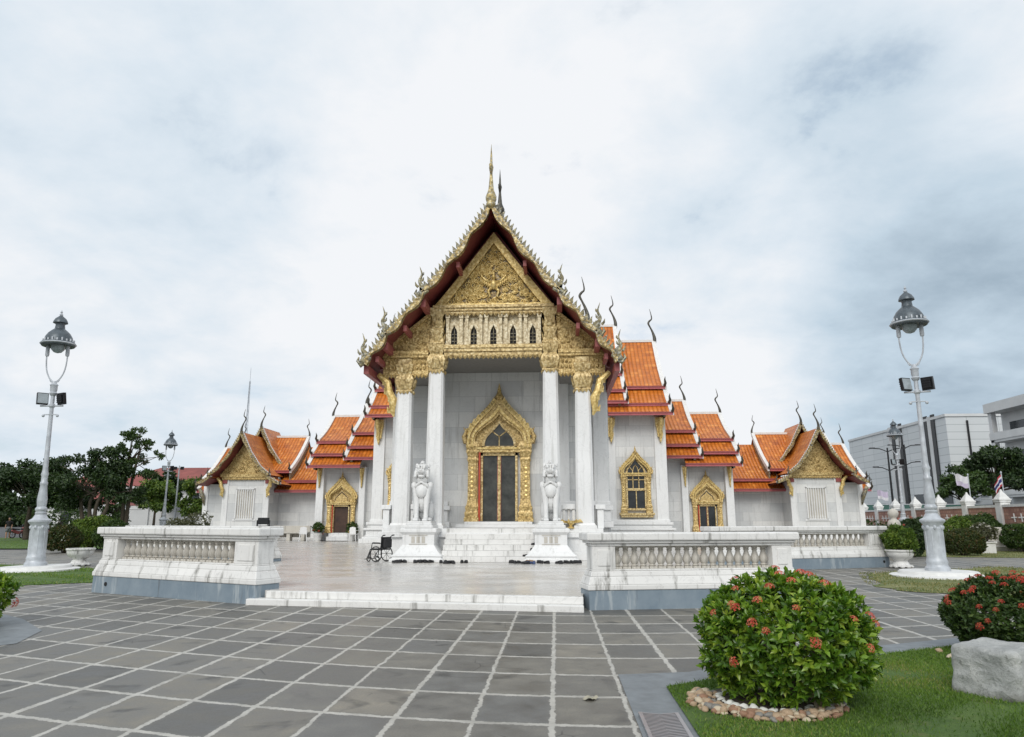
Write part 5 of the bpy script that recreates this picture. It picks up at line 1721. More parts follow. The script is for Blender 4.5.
# ------------------------------------------------------------------ trees
def tree(name, label, x, y, h, spread, lobes, leaf, m_, seed, trunk=.22, trunk_h=.35, n_leaf=9000, multi=1, group=None, airy=.0):
    """lobes: (dx, dy, z, rx, rz) crown masses; each is filled with clumps of leaves."""
    rng = np.random.default_rng(seed); rs_ = random.Random(seed)
    root = thing(name, label, 'tree', (x, y, 0), group)
    vol = sum(l[3] ** 2 * l[4] for l in lobes)
    Cs, Ns = [], []
    tips = []
    for dx, dy, z, rx, rz in lobes:
        k = max(4, int(26 * (rx * rx * rz / vol) * len(lobes) ** .5 * (1 - airy * .4)))
        d = unit(rng.normal(0, 1, (k, 3))); d[:, 2] = np.abs(d[:, 2]) * 1.0 - .35
        d = unit(d)
        cc = d * np.array([rx, rx, rz]) * rng.uniform(.55, 1.0, (k, 1)) + np.array([x + dx, y + dy, z])
        for q in cc: tips.append((q, (x + dx, y + dy, z)))
        per = int(n_leaf * (rx * rx * rz / vol) / k)
        cr = rx * (.30 if not airy else .25)
        for q in cc:
            kk = int(per * rng.uniform(.6, 1.4))
            g_ = rng.normal(0, 1, (kk, 3)); g_ = unit(g_) * (rng.random((kk, 1)) ** .45)
            Cs.append(q + g_ * np.array([cr, cr, cr * .62])); Ns.append(unit(g_ + np.array([0, 0, .6])))
    C = np.concatenate(Cs); Nn = np.concatenate(Ns); k = len(C)
    D = unit(rng.normal(0, 1, (k, 3)) + Nn * .4 + np.array([0, 0, -.35]))
    s = rng.uniform(.7, 1.3, k)
    leaves_mesh('crown', C, D, unit(Nn + rng.normal(0, .5, (k, 3))), leaf * s, leaf * .5 * s, np.clip(rng.normal(.45, .22, k), 0, 1), m_, root)
    tb = MB()
    for q in range(multi):
        ox = (q - (multi - 1) / 2) * .55
        top = (x + lobes[q % len(lobes)][0] * .6, y + lobes[q % len(lobes)][1] * .6, h * (trunk_h + .25))
        tb.tube(smooth_path([(x + ox * .5, y, -.05), (x + ox * .8 + rs_.uniform(-.1, .1), y, h * trunk_h * .5), (x + ox * 1.2, y + rs_.uniform(-.1, .1), h * trunk_h), top], 3), [trunk * (1.25 - .75 * i / 9) for i in range(10)], 8)
        for i in range(0, len(tips), max(1, len(tips) // 22)):
            if i % multi != q and multi > 1: continue
            p, lc = tips[i]
            st_ = (lerp(x + ox, top[0], .7), lerp(y, top[1], .7), h * (trunk_h + .05 + .15 * rs_.random()))
            md = (lerp(st_[0], p[0], .55), lerp(st_[1], p[1], .55), lerp(st_[2], p[2], .62))
            tb.tube([st_, md, tuple(p)], [trunk * .38, trunk * .22, .015], 5)
    tb.build('trunk', 'bark', root, True)
    return root


GT = 'trees beyond the court'
tree('tree', 'dark dense tree at the picture edge behind the motorbikes', -42.5, 57, 6.6, 3, [(0, 0, 4.6, 2.6, 1.7), (-3.0, 1, 4.8, 2.6, 1.9), (2.2, .5, 3.8, 1.9, 1.5), (0, 0, 3.0, 2.8, 1.2)], .30, 'leaf_dark', 31, .22, .3, 14000, 1, GT)
tree('tree', 'broad dark tree with several leaning trunks behind the hedge', -34.6, 53, 7.2, 3, [(-1.9, 0, 5.2, 1.9, 1.3), (.2, .4, 5.7, 1.8, 1.3), (1.8, 0, 4.9, 1.6, 1.1), (-.4, -.5, 4.0, 2.6, 1.2), (-3.2, 0, 4.2, 1.6, 1.2), (2.2, 0, 3.3, 1.6, 1.0), (-1.2, .5, 2.9, 2.2, .8)], .24, 'leaf_dark', 32, .16, .4, 15000, 4, GT)
tree('tree', 'tall airy tree with open branches showing sky through its top', -33.0, 54.5, 9.4, 2.5, [(-.2, 0, 7.9, 1.2, .9), (1.0, .2, 7.2, 1.0, .7), (-1.2, 0, 6.9, 1.1, .7), (.2, 0, 6.1, 1.2, .8), (2.0, 0, 6.4, .7, .4), (.6, 0, 5.0, 1.3, .8)], .2, 'leaf_mid', 33, .14, .5, 4600, 2, GT, .6)
tree('tree', 'small light green tree in front of the red roofed house', -34.9, 62, 5.4, 1.8, [(0, 0, 4.1, 1.6, 1.1), (1.1, 0, 3.3, 1.2, .9), (-1.1, 0, 3.4, 1.2, .9), (.2, -.4, 2.7, 1.4, .7)], .26, 'leaf_light', 34, .12, .4, 7000, 1, GT)
tree('tree', 'small light green tree close beside the gallery roof end', -29.6, 60, 5.6, 1.8, [(0, 0, 4.2, 1.5, 1.1), (.9, .3, 3.3, 1.3, 1.0), (-1.0, 0, 3.0, 1.2, 1.0), (0, -.4, 2.3, 1.4, .8)], .26, 'leaf_light', 35, .12, .4, 7500, 1, GT)
tree('tree', 'small bushy tree in front of the white gate walls', -37.2, 60, 3.6, 1.2, [(0, 0, 2.3, .9, .9), (.3, 0, 1.5, .9, .7)], .22, 'leaf_mid', 36, .1, .4, 2200, 1, GT)
tree('tree', 'broad dark tree in front of the grey clad building', 44.2, 76, 9.6, 4, [(0, 0, 7.3, 2.7, 1.6), (-2.6, 0, 6.0, 1.9, 1.3), (2.6, 0, 6.2, 2.0, 1.3), (.4, -.6, 5.2, 2.6, 1.3), (4.0, 0, 5.0, 1.4, 1.0)], .34, 'leaf_dark', 37, .3, .4, 13000, 2, GT)
tree('tree', 'rounded mid-green tree behind the white flag on the fence', 35.6, 66, 6.4, 2, [(0, 0, 4.7, 1.7, 1.4), (-.9, 0, 3.9, 1.2, 1.1), (1.0, 0, 3.8, 1.3, 1.1)], .28, 'leaf_mid', 38, .2, .4, 6000, 1, GT)
tree('tree', 'dark spreading tree in front of the white balconied building', 48.5, 72, 7.6, 3, [(0, 0, 5.6, 2.3, 1.1), (-2.0, 0, 5.0, 1.4, .9), (2.4, 0, 5.6, 2.0, 1.2), (.6, 0, 4.2, 2.2, 1.0)], .32, 'leaf_dark', 39, .25, .4, 8000, 2, GT)

tree('tree', 'slim dark tree standing in front of the long red roof', -38.6, 70, 6.9, 2, [(0, 0, 5.6, 1.2, .9), (.9, 0, 4.8, 1.0, .8), (-1.0, 0, 4.9, 1.1, .8), (.2, 0, 4.0, 1.4, .8)], .3, 'leaf_dark', 40, .14, .4, 4500, 1, GT, .3)
tree('tree', 'dark tree partly hiding the red roof next to the gallery end', -34.0, 72, 6.6, 2, [(0, 0, 5.2, 1.2, .9), (.9, 0, 4.4, 1.1, .8), (-.9, 0, 4.4, 1.1, .8)], .3, 'leaf_mid', 41, .14, .4, 4500, 1, GT, .3)

# far-off wood on the horizon
rng = np.random.default_rng(50)
k = 26000
xx = rng.uniform(-260, -70, k); yy = 150 + rng.uniform(0, 14, k) + (xx + 70) * -.1
hh = 5.5 + 2.2 * np.sin(xx * .11) + 1.4 * np.sin(xx * .37 + 1)
zz_ = hh * rng.random(k) ** .5
o = leaves_mesh('distant_wood', np.stack([xx, yy, zz_], 1), unit(rng.normal(0, 1, (k, 3))), unit(rng.normal(0, 1, (k, 3)) + [0, -.6, .5]), rng.uniform(.7, 1.5, k), rng.uniform(.4, .8, k), np.clip(rng.normal(.4, .2, k), 0, 1), 'leaf_dark', None)
o['kind'] = 'stuff'

# short grass on the front lawn
def in_poly(px, py, poly):
    r = np.zeros(len(px), bool); n = len(poly); j = n - 1
    for i in range(n):
        xi, yi = poly[i]; xj, yj = poly[j]
        cnd = ((yi > py) != (yj > py)) & (px < (xj - xi) * (py - yi) / (yj - yi + 1e-12) + xi)
        r ^= cnd; j = i
    return r


def grass(name, poly, box, n, L, seed, holes=()):
    rng = np.random.default_rng(seed)
    px = rng.uniform(box[0], box[1], n); py = rng.uniform(box[2], box[3], n)
    ok = in_poly(px, py, poly)
    for hx, hy, hr in holes: ok &= (px - hx) ** 2 + (py - hy) ** 2 > hr * hr
    px, py = px[ok], py[ok]; k = len(px)
    pt = np.sin(px * 3.1 + 2 * np.sin(py * 2.3)) + np.sin(py * 3.7 + 1.3 * np.sin(px * 2.9)) + rng.normal(0, .55, k)
    px, py = px[pt > -1.15], py[pt > -1.15]; k = len(px)
    C = np.stack([px, py, np.full(k, .012)], 1)
    D = unit(rng.normal(0, .55, (k, 3)) * [1, 1, 0] + [0, 0, 1])
    patch = .5 + .25 * np.sin(px * 2.1 + 1) * np.sin(py * 1.7) + .2 * np.sin(px * .9 + py * 1.3)
    o = leaves_mesh(name, C, D, unit(rng.normal(0, 1, (k, 3)) * [1, 1, .1]), L * rng.uniform(.5, 1.3, k), np.full(k, .0075), np.clip(patch + rng.normal(0, .2, k), 0, 1), 'grass_blade', None)
    o['kind'] = 'stuff'
    return o


RINGC = (1.82, 6.95)
grass('grass', LAWN_F, (1.02, 8.5, 5.1, 11.5), 170000, .036, 60, ((RINGC[0], RINGC[1], .62), (5.62, 9.4, .55)))
grass('grass', [(-14, 12.3), (-9.6, 12.0), (-8.75, 11.35), (-8.15, 10.6), (-8.0, 9.8), (-9, 9.2), (-14, 9.0)], (-11, -7.3, 8.6, 12.2), 30000, .04, 61, ((-9.3, 10.9, .5),))

def tufts(name, poly, n, seed, mat_):
    rng = np.random.default_rng(seed)
    xs_ = [p[0] for p in poly]; ys_ = [p[1] for p in poly]
    px = rng.uniform(min(xs_), max(xs_), n); py = rng.uniform(min(ys_), max(ys_), n)
    keep = in_poly(px, py, poly) & (np.sin(px * 2.3 + 1.7 * np.sin(py * 1.9)) + np.sin(py * 2.9 + px) + rng.normal(0, .8, n) > -.3)
    px, py = px[keep], py[keep]; k = len(px)
    o = leaves_mesh(name, np.stack([px, py, np.full(k, .008)], 1), unit(rng.normal(0, .6, (k, 3)) * [1, 1, 0] + [0, 0, 1]), unit(rng.normal(0, 1, (k, 3)) * [1, 1, .1]), rng.uniform(.03, .08, k), np.full(k, .02), np.clip(rng.normal(.55, .25, k), 0, 1), mat_, None)
    o['kind'] = 'stuff'
tufts('grass', [(7.5, 18.6), (7.8, 17.4), (9.5, 16.2), (13.8, 17.4), (16.2, 22.5), (15.3, 26.7), (11.8, 24.8), (9.1, 23.2)], 16000, 71, 'grass_dry')
tufts('grass', [(-13.5, 17.2), (-11.7, 18.6), (-13.3, 22.2), (-17.4, 25.6), (-22, 26.5), (-22, 18), (-18, 17.1)], 16000, 72, 'grass_blade')
tufts('grass', [(13.2, 34), (20, 32.4), (27, 31.5), (26, 42), (20, 44)], 14000, 73, 'grass_dry')
tufts('grass', [(-46, 39.2), (-25, 39.6), (-27, 48), (-40, 56)], 12000, 74, 'grass_blade')

# ------------------------------------------------------------------ pebble ring, rock, drain, dead leaf
def stone_mesh(seed, name, m_):
    rs_ = random.Random(seed)
    bm = bmesh.new(); bmesh.ops.create_icosphere(bm, subdivisions=2, radius=.5)
    ph = [rs_.random() * 6 for _ in range(6)]
    for v in bm.verts:
        n = v.co.normalized()
        v.co = n * .5 * (1 + .13 * math.sin(3 * n.x + ph[0]) + .12 * math.sin(4 * n.y + ph[1] + n.z * 2) + .1 * math.sin(5 * n.z + ph[2]))
        v.co.z *= .68
    me = bpy.data.meshes.new(name); bm.to_mesh(me); bm.free(); me.shade_smooth(); me.materials.append(M[m_])
    return me


plain('pebble_tan', (.40, .29, .19), .75, var=.2, scale=14)
plain('pebble_rust', (.28, .16, .10), .75, var=.2, scale=14)
plain('pebble_cream', (.52, .44, .32), .75, var=.15, scale=14)
plain('pebble_grey', (.22, .21, .19), .75, var=.2, scale=14)
plain('pebble_white', (.66, .66, .62), .7, var=.1, scale=14)
ST = {c: [stone_mesh(i * 7 + j, 'pebble', c) for i in range(3)] for j, c in enumerate(('pebble_tan', 'pebble_rust', 'pebble_cream', 'pebble_grey', 'pebble_white'))}
rs_ = random.Random(8)
LB = {'pebble_tan': 'tan pebble in the ring round the big ixora bush', 'pebble_rust': 'rust brown pebble in the ring round the big ixora bush', 'pebble_cream': 'cream pebble in the ring round the big ixora bush', 'pebble_grey': 'dark grey pebble in the ring round the big ixora bush', 'pebble_white': 'white stone lining the inside of the pebble ring'}
def pebble(x, y, s, c, label, group, z=.016):
    o = bpy.data.objects.new('pebble', rs_.choice(ST[c])); COL.objects.link(o)
    o.location = (x, y, z + s * .22); o.scale = (s * rs_.uniform(.9, 1.35), s * rs_.uniform(.8, 1.1), s * rs_.uniform(.8, 1.1)); o.rotation_euler = (rs_.uniform(-.25, .25), rs_.uniform(-.25, .25), rs_.random() * 6.28)
    tag(o, label, 'pebble', group)
for row, (r0, n, s0) in enumerate(((.44, 50, .058), (.495, 56, .066), (.55, 62, .068), (.605, 66, .066), (.65, 64, .056))):
    for k in range(n):
        a = 2 * math.pi * (k + rs_.random() * .6) / n
        if .3 < a < 2.5 and row in (1, 2, 3, 4): continue
        q = r0 + rs_.uniform(-.022, .022)
        c = rs_.choices(('pebble_tan', 'pebble_rust', 'pebble_cream', 'pebble_grey'), (5, 2, 4, 1.4))[0]
        pebble(RINGC[0] + q * math.cos(a), RINGC[1] + q * math.sin(a) * .95, s0 * rs_.uniform(.7, 1.3), c, LB[c], 'pebbles in the ring round the big bush', .016 + (0, .012, .02, .012, 0)[row])
for k in range(17):
    a = math.pi * (.72 + 1.1 * k / 16)
    q = .375 + rs_.uniform(-.02, .02); s = rs_.uniform(.06, .10)
    pebble(RINGC[0] + q * math.cos(a), RINGC[1] + q * math.sin(a), s, 'pebble_white', LB['pebble_white'], 'white stones inside the pebble ring')
for k in range(34):
    a = math.pi * (.85 + .85 * rs_.random()); q = .74 + rs_.uniform(-.09, .12)
    c = rs_.choice(('pebble_tan', 'pebble_cream', 'pebble_rust'))
    pebble(5.45 + q * math.cos(a) * 1.05, 9.25 + q * math.sin(a), rs_.uniform(.055, .09), c, c.split('_')[1] + ' pebble on the lawn edge under the red-flowering bush', 'pebbles under the red-flowering bush')
m = MB(); m.lathe([(.60, .013), (.5, .03), (.2, .06), (.02, .07)], 24, RINGC); o = m.build('soil_bed', 'soil'); structure(o)
m = MB(); m.lathe([(.8, .013), (.6, .03), (.1, .04)], 24, (5.55, 9.35)); o = m.build('soil_bed', 'soil'); structure(o)

# the rock: a rough block with a split face
bm = bmesh.new()
bmesh.ops.create_cube(bm, size=2)
bmesh.ops.subdivide_edges(bm, edges=bm.edges[:], cuts=13, use_grid_fill=True)
for v in bm.verts:
    p = v.co.copy()
    q = (abs(p.x) ** 13 + abs(p.y) ** 13 + abs(p.z) ** 13) ** (1 / 13)
    p = p / q
    if p.x > .15 and p.y < .1: p.y += .42 * (p.x - .15) * min(1, (.1 - p.y))
    p.x *= 1 - .07 * p.z; p.y *= 1 - .05 * p.z
    n = p.normalized()
    p += n * (.018 * math.sin(3.1 * p.x + 1) * math.sin(2.7 * p.z + 2) + .022 * math.sin(5 * p.y + 4 * p.z) + .014 * math.sin(11 * p.x + 9 * p.z + 3 * p.y) + .008 * math.sin(23 * p.y - 19 * p.x))
    v.co = Vector((p.x * .30, p.y * .30, p.z * .24 + .025 * p.x))
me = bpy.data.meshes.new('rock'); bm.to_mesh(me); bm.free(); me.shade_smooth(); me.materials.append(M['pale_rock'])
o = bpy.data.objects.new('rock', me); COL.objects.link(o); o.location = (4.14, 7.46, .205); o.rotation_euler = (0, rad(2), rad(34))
tag(o, 'pale squarish boulder on the grass before the red-flowering bush', 'rock')

t = thing('drain_grate', 'steel herringbone drain grate set in the grey border strip', 'drain grate', (.83, 5.9, 0))
m = MB()
for x in (.68, .98): m.box(x - .015, x + .015, 4.6, 6.52, .008, .03)
m.build('frame', 'steel', t)
m = MB(); m.box(.69, .97, 4.6, 6.5, .0075, .0095); m.build('channel', 'dark_inside', t)
m = MB()
for k in range(48):
    y = 4.62 + k * .04
    m.prism([(.69, y), (.83, y - .05), (.97, y), (.97, y + .02), (.83, y - .03), (.69, y + .02)], .011, .027, axis='z')
m.build('slats', 'steel', t)
bm = bmesh.new(); bmesh.ops.create_grid(bm, x_segments=6, y_segments=6, size=.055)
for v in bm.verts: v.co.z = .018 * math.sin(60 * v.co.x + 1) * math.sin(50 * v.co.y) + .016; v.co.x *= 1 - 5 * abs(v.co.y)
me = bpy.data.meshes.new('dead_leaf'); bm.to_mesh(me); bm.free(); me.shade_smooth(); me.materials.append(M['dead_leaf'])
o = bpy.data.objects.new('dead_leaf', me); COL.objects.link(o); o.location = (.29, 7.03, .002); o.rotation_euler = (0, 0, 1); o.scale = (1.3, 1.0, 1)
tag(o, 'crumpled pale dead leaf lying on a dark paving slab', 'leaf')

# ------------------------------------------------------------------ brick fence, road-side buildings
t = thing('brick_fence', 'white posts and patterned brick panels along the dry lawn', 'fence', (25.5, 52, 0))
PY_ = [29, 33.7, 38.4, 43.0, 47.6, 52.2, 56.8, 61.4, 66.0, 70.6]
def fx(y): return lerp(24.3, 28.2, (y - 36) / 30)
for y in PY_:
    x = fx(y); m = MB()
    m.box(x - .34, x + .34, y - .34, y + .34, 0, .4); m.box(x - .27, x + .27, y - .27, y + .27, .4, 2.55)
    m.box(x - .31, x + .31, y - .31, y + .31, 2.55, 2.66); m.box(x - .34, x + .34, y - .34, y + .34, 2.66, 2.74)
    m.square([(.30, 2.74), (.14, 3.04), (.09, 3.1), (.03, 3.28)], (x, y))
    m.build('post', 'plaster_white', t, bevel=.015)
for a, b in zip(PY_, PY_[1:]):
    m = MB()
    for x0, x1, z0, z1 in ((-.12, .12, .42, 2.3),):
        y0, y1 = a + .27, b - .27
        i = [m.pt(p) for p in ((fx(y0) + x0, y0, z0), (fx(y1) + x0, y1, z0), (fx(y1) + x1, y1, z0), (fx(y0) + x1, y0, z0), (fx(y0) + x0, y0, z1), (fx(y1) + x0, y1, z1), (fx(y1) + x1, y1, z1), (fx(y0) + x1, y0, z1))]
        for q in ((0, 3, 2, 1), (4, 5, 6, 7), (0, 1, 5, 4), (1, 2, 6, 5), (2, 3, 7, 6), (3, 0, 4, 7)): m.face([i[k] for k in q])
    P_ = m.build('brick_panel', 'brick_panel', t)
    m = MB()
    for x0, x1, z0, z1 in ((-.18, .18, 0, .43), (-.18, .18, 2.28, 2.42)):
        i = [m.pt(p) for p in ((fx(y0) + x0, y0, z0), (fx(y1) + x0, y1, z0), (fx(y1) + x1, y1, z0), (fx(y0) + x1, y0, z0), (fx(y0) + x0, y0, z1), (fx(y1) + x0, y1, z1), (fx(y1) + x1, y1, z1), (fx(y0) + x1, y0, z1))]
        for q in ((0, 3, 2, 1), (4, 5, 6, 7), (0, 1, 5, 4), (1, 2, 6, 5), (2, 3, 7, 6), (3, 0, 4, 7)): m.face([i[k] for k in q])
    ym = (a + b) / 2; xf = fx(ym) - .125
    m.build('coping', 'plaster_white', P_)
    m = MB()   # open white tracery in the middle of each panel
    for dy in (-.8, 0, .8):
        for dz in (-.35, .35):
            for r_ in ((.0, .22), (.22, .0)):
                m.tube([(fx(ym + dy) - .14, ym + dy - r_[0] - .03, 1.35 + dz - r_[1]), (fx(ym + dy) - .14, ym + dy + r_[0] + .03, 1.35 + dz + r_[1])], .045, 5)
    m.build('tracery', 'plaster_white', P_)

t = thing('office_building', 'large grey clad building with black and white vertical fins behind the fence', 'building', (64, 125, 0))
m = MB(); m.box(58, 92, 110, 146, 0, 16.6); m.build('wall', 'grey_cladding', t)
m = MB(); m.box(57.85, 92, 109.85, 146.1, 16.6, 17.0); m.build('parapet', 'far_white', t)
for y, c in ((124.4, 'black_metal'), (125.7, 'far_white'), (127.0, 'black_metal'), (113.6, 'black_metal'), (114.7, 'far_white'), (115.8, 'black_metal'), (128.2, 'far_white'), (116.8, 'far_white')):
    m = MB(); m.box(57.86, 58.05, y - .5, y + .5, .2, 17.4 if c == 'black_metal' else 17.2); m.build('fin', c, t)
for x in (61, 67.5, 71.2):
    m = MB(); m.box(x - .12, x + .12, 109.8, 110.05, 9, 16.0); m.build('slot', 'black_metal', t)
m = MB(); m.box(57.9, 58.05, 110.6, 113, .2, 6.5); m.build('window', 'far_window', t)
m = MB(); m.box(57.95, 58.05, 118, 122, .2, 5.5); m.build('window', 'far_window', t)
for x, z in ((60, 2.2), (60, 5.2), (64.5, 2.2), (64.5, 5.2), (69, 5.2)):
    m = MB(); m.box(x, x + 2.6, 109.93, 110.02, z, z + 1.5); w_ = m.build('window', 'far_window', t)
    m = MB(); m.box(x - .15, x + 2.75, 109.7, 110.02, z - .18, z); m.build('sill', 'far_white', w_)
    m = MB(); m.box(x + .4, x + 1.3, 109.45, 109.95, z - .95, z - .3); m.build('cooling_unit', 'lamp_paint', t)

t = thing('balconied_building', 'white concrete building with deep shaded balconies at the picture edge', 'building', (66, 88, 0))
m = MB(); m.box(57.6, 78, 78, 96, 0, 15.0); m.build('wall', 'far_white', t)
for z in (4.3, 7.6, 11.2):
    m = MB(); m.box(55.9, 57.6, 78, 95.9, z, z + .3); m.box(55.8, 56.0, 78, 95.95, z + .3, z + 1.2); m.box(56.0, 57.6, 95.7, 95.95, z + .3, z + 1.2); m.build('balcony', 'far_white', t)
    for y in (80, 84.5, 89, 92.8):
        m = MB(); m.box(57.5, 57.62, y - 1.5, y + 1.5, z + .4, z + 2.5); m.build('window', 'far_window', t)
m = MB(); m.box(55.6, 78.3, 77.7, 96.2, 15.0, 16.2); m.build('roof', 'far_white', t)
m = MB(); m.box(55.9, 56.5, 95.2, 95.9, 0, 15.0); m.build('column', 'far_white', t)

t = thing('hoarding', 'low green site hoarding just above the brick fence', 'hoarding', (47, 100, 0))
m = MB(); m.box(40, 58, 99.9, 100.1, 0, 3.5); m.build('panel', 'green_paint', t)
m = MB(); m.box(39.8, 58.1, 99.85, 100.15, 3.5, 3.62); m.build('top_rail', 'lamp_paint', t)

def flag(x, y, h, colours, label, w=1.25, hh=.85, droop=.35):
    t = thing('flag', label, 'flag', (x, y, 0))
    m = MB(); m.lathe([(.035, 0), (.03, h)], 8, (x, y)); m.lathe([(.05, h), (.05, h + .06), (.01, h + .12)], 8, (x, y)); m.build('pole', 'lamp_paint', t)
    m = MB(); n = 12; rows = [0]
    tot = sum(c[1] for c in colours)
    for c in colours: rows.append(rows[-1] + c[1] / tot)
    grid = []
    for r_ in rows:
        line = []
        for k in range(n + 1):
            u = k / n
            line.append(m.pt((x - w * u * .92, y + .10 * math.sin(u * 7) * u + .06 * math.sin(u * 13 + r_ * 4) * u, h - .05 - hh * r_ - droop * u * u - .05 * math.sin(u * 6))))
        grid.append(line)
    for i, c in enumerate(colours):
        for k in range(n): m.face((grid[i][k], grid[i][k + 1], grid[i + 1][k + 1], grid[i + 1][k]), i)
    o = m.build('cloth', [c[0] for c in colours], t)
    sd = o.modifiers.new('thick', 'SOLIDIFY'); sd.thickness = .012
    return t
plain('flag_lilac', (.52, .46, .58), .8, var=.05); plain('flag_white', (.66, .65, .68), .8, var=.05)
plain('flag_red', (.42, .04, .06), .8, var=.05); plain('flag_blue', (.035, .04, .17), .8, var=.05)
flag(26.2, 47.9, 4.35, [('flag_white', 3), ('flag_lilac', 2)], 'white and lilac flag blowing above a fence post', .8, .72, -.12)
flag(25.6, 43.4, 4.2, [('flag_red', 1), ('flag_white', 1), ('flag_blue', 2), ('flag_white', 1), ('flag_red', 1)], 'red white and blue striped flag hanging above the fence', .42, .62, .6)
flag(27.3, 61.8, 3.9, [('flag_lilac', 2), ('flag_white', 1)], 'small faded pinkish flag above the fence by the gallery end', .9, .7, -.1)

# stone pedestals and ball post on the right lawn
t = thing('stone_pedestal', 'grey stepped stone pedestal beside the fence bushes', 'pedestal', (23.0, 40.4, 0))
m = MB(); m.square([(.95, 0), (.95, .25), (.7, .27), (.7, .5), (.45, .54), (.4, .85), (.5, .9), (.5, 1.0)], (23.0, 40.4)); m.build('steps', 'marble_baluster', t, bevel=.02)
m = MB(); m.square([(.34, 1.0), (.3, 1.2)], (23.0, 40.4)); m.build('cap', 'marble_baluster', t, bevel=.02)
t = thing('ball_post', 'grey stone post with two ball finials beyond the balustrade end', 'post', (13.8, 31, 0))
m = MB(); m.square([(.24, 0), (.24, .25), (.17, .3), (.17, 1.2)], (13.8, 31)); m.build('shaft', 'marble_baluster', t, bevel=.015)
m = MB(); m.lathe([(.1, 1.2), (.22, 1.3), (.25, 1.42), (.2, 1.55), (.1, 1.62), (.09, 1.66), (.17, 1.72), (.21, 1.84), (.17, 1.97), (.02, 2.05)], 16, (13.8, 31)); m.build('ball', 'marble_baluster', t, True)

# ------------------------------------------------------------------ houses and things beyond the left lawn
def hip_house(name, label, x0, x1, y0, y1, ze, zr, wm='far_white', windows=4):
    t = thing(name, label, 'house', ((x0 + x1) / 2, (y0 + y1) / 2, 0))
    m = MB(); m.box(x0, x1, y0, y1, 0, ze); W_ = m.build('wall', wm, t)
    m = MB(); o_ = .7; ym = (y0 + y1) / 2; hp = (y1 - y0) / 2
    v = [m.pt(p) for p in ((x0 - o_, y0 - o_, ze), (x1 + o_, y0 - o_, ze), (x1 + o_, y1 + o_, ze), (x0 - o_, y1 + o_, ze), (x0 + hp * .7, ym, zr), (x1 - hp * .7, ym, zr))]
    for f in ((0, 1, 5, 4), (1, 2, 5), (2, 3, 4, 5), (3, 0, 4), (3, 2, 1, 0)): m.face([v[i] for i in f])
    m.build('roof', 'red_roof_tile', t)
    m = MB(); m.box(x0 - o_ - .05, x1 + o_ + .05, y0 - o_ - .08, y0 - o_ + .02, ze - .25, ze + .02); m.build('fascia', 'far_white', t)
    for k in range(windows):
        xc = lerp(x0, x1, (k + .5) / windows)
        m = MB(); m.box(xc - .55, xc + .55, y0 - .04, y0 + .05, ze - 2.2, ze - .7); w = m.build('window', 'far_window', t)
        m = MB(); m.box(xc - .65, xc + .65, y0 - .1, y0 + .05, ze - 2.32, ze - 2.2); m.build('sill', 'far_white', w)
    return t
hip_house('house', 'long white house with a big red tiled hip roof beyond the light green trees', -58, -41.5, 90, 102, 5.7, 8.5, windows=6)
hip_house('house', 'lower house with an orange red roof showing between the dark trees', -60.5, -55.5, 84, 92, 5.2, 7.3, windows=2)
hip_house('gate_hall', 'small low hall with a red roof under the broad dark tree', -52.5, -47.3, 74, 79, 3.1, 4.5, windows=2)
t = thing('boundary_wall', 'white compound wall with capped posts behind the small light green trees', 'wall', (-42, 72, 0))
m = MB(); m.box(-47.5, -33, 72, 72.3, 0, 2.6); m.box(-47.5, -33, 71.95, 72.35, 2.6, 2.75); m.build('panel', 'far_white', t)
for k in range(6):
    m = MB(); x = -47 + k * 2.8; m.box(x - .3, x + .3, 71.8, 72.5, 0, 3.1); m.square([(.38, 3.1), (.38, 3.2), (.05, 3.6)], (x, 72.15)); m.build('post', 'far_white', t)

t = thing('stone_marker', 'white stone spire marker in the shade behind the hedge bush', 'marker', (-33.6, 49, 0))
t.scale = (.62,) * 3
m = MB(); m.square([(.45, 0), (.45, .35), (.34, .4), (.3, .9)], (-33.6, 49)); m.build('base', 'plaster_white', t, bevel=.02)
m = MB(); m.lathe([(.34, .9), (.36, 1.0), (.28, 1.1), (.30, 1.3), (.16, 1.6), (.09, 1.9), (.02, 2.4)], 12, (-33.6, 49)); m.build('spire', 'plaster_white', t, 'auto')
dup(t, (-30.3, 48, 0), 0, .7, 'white stone spire marker beside the tall airy tree')

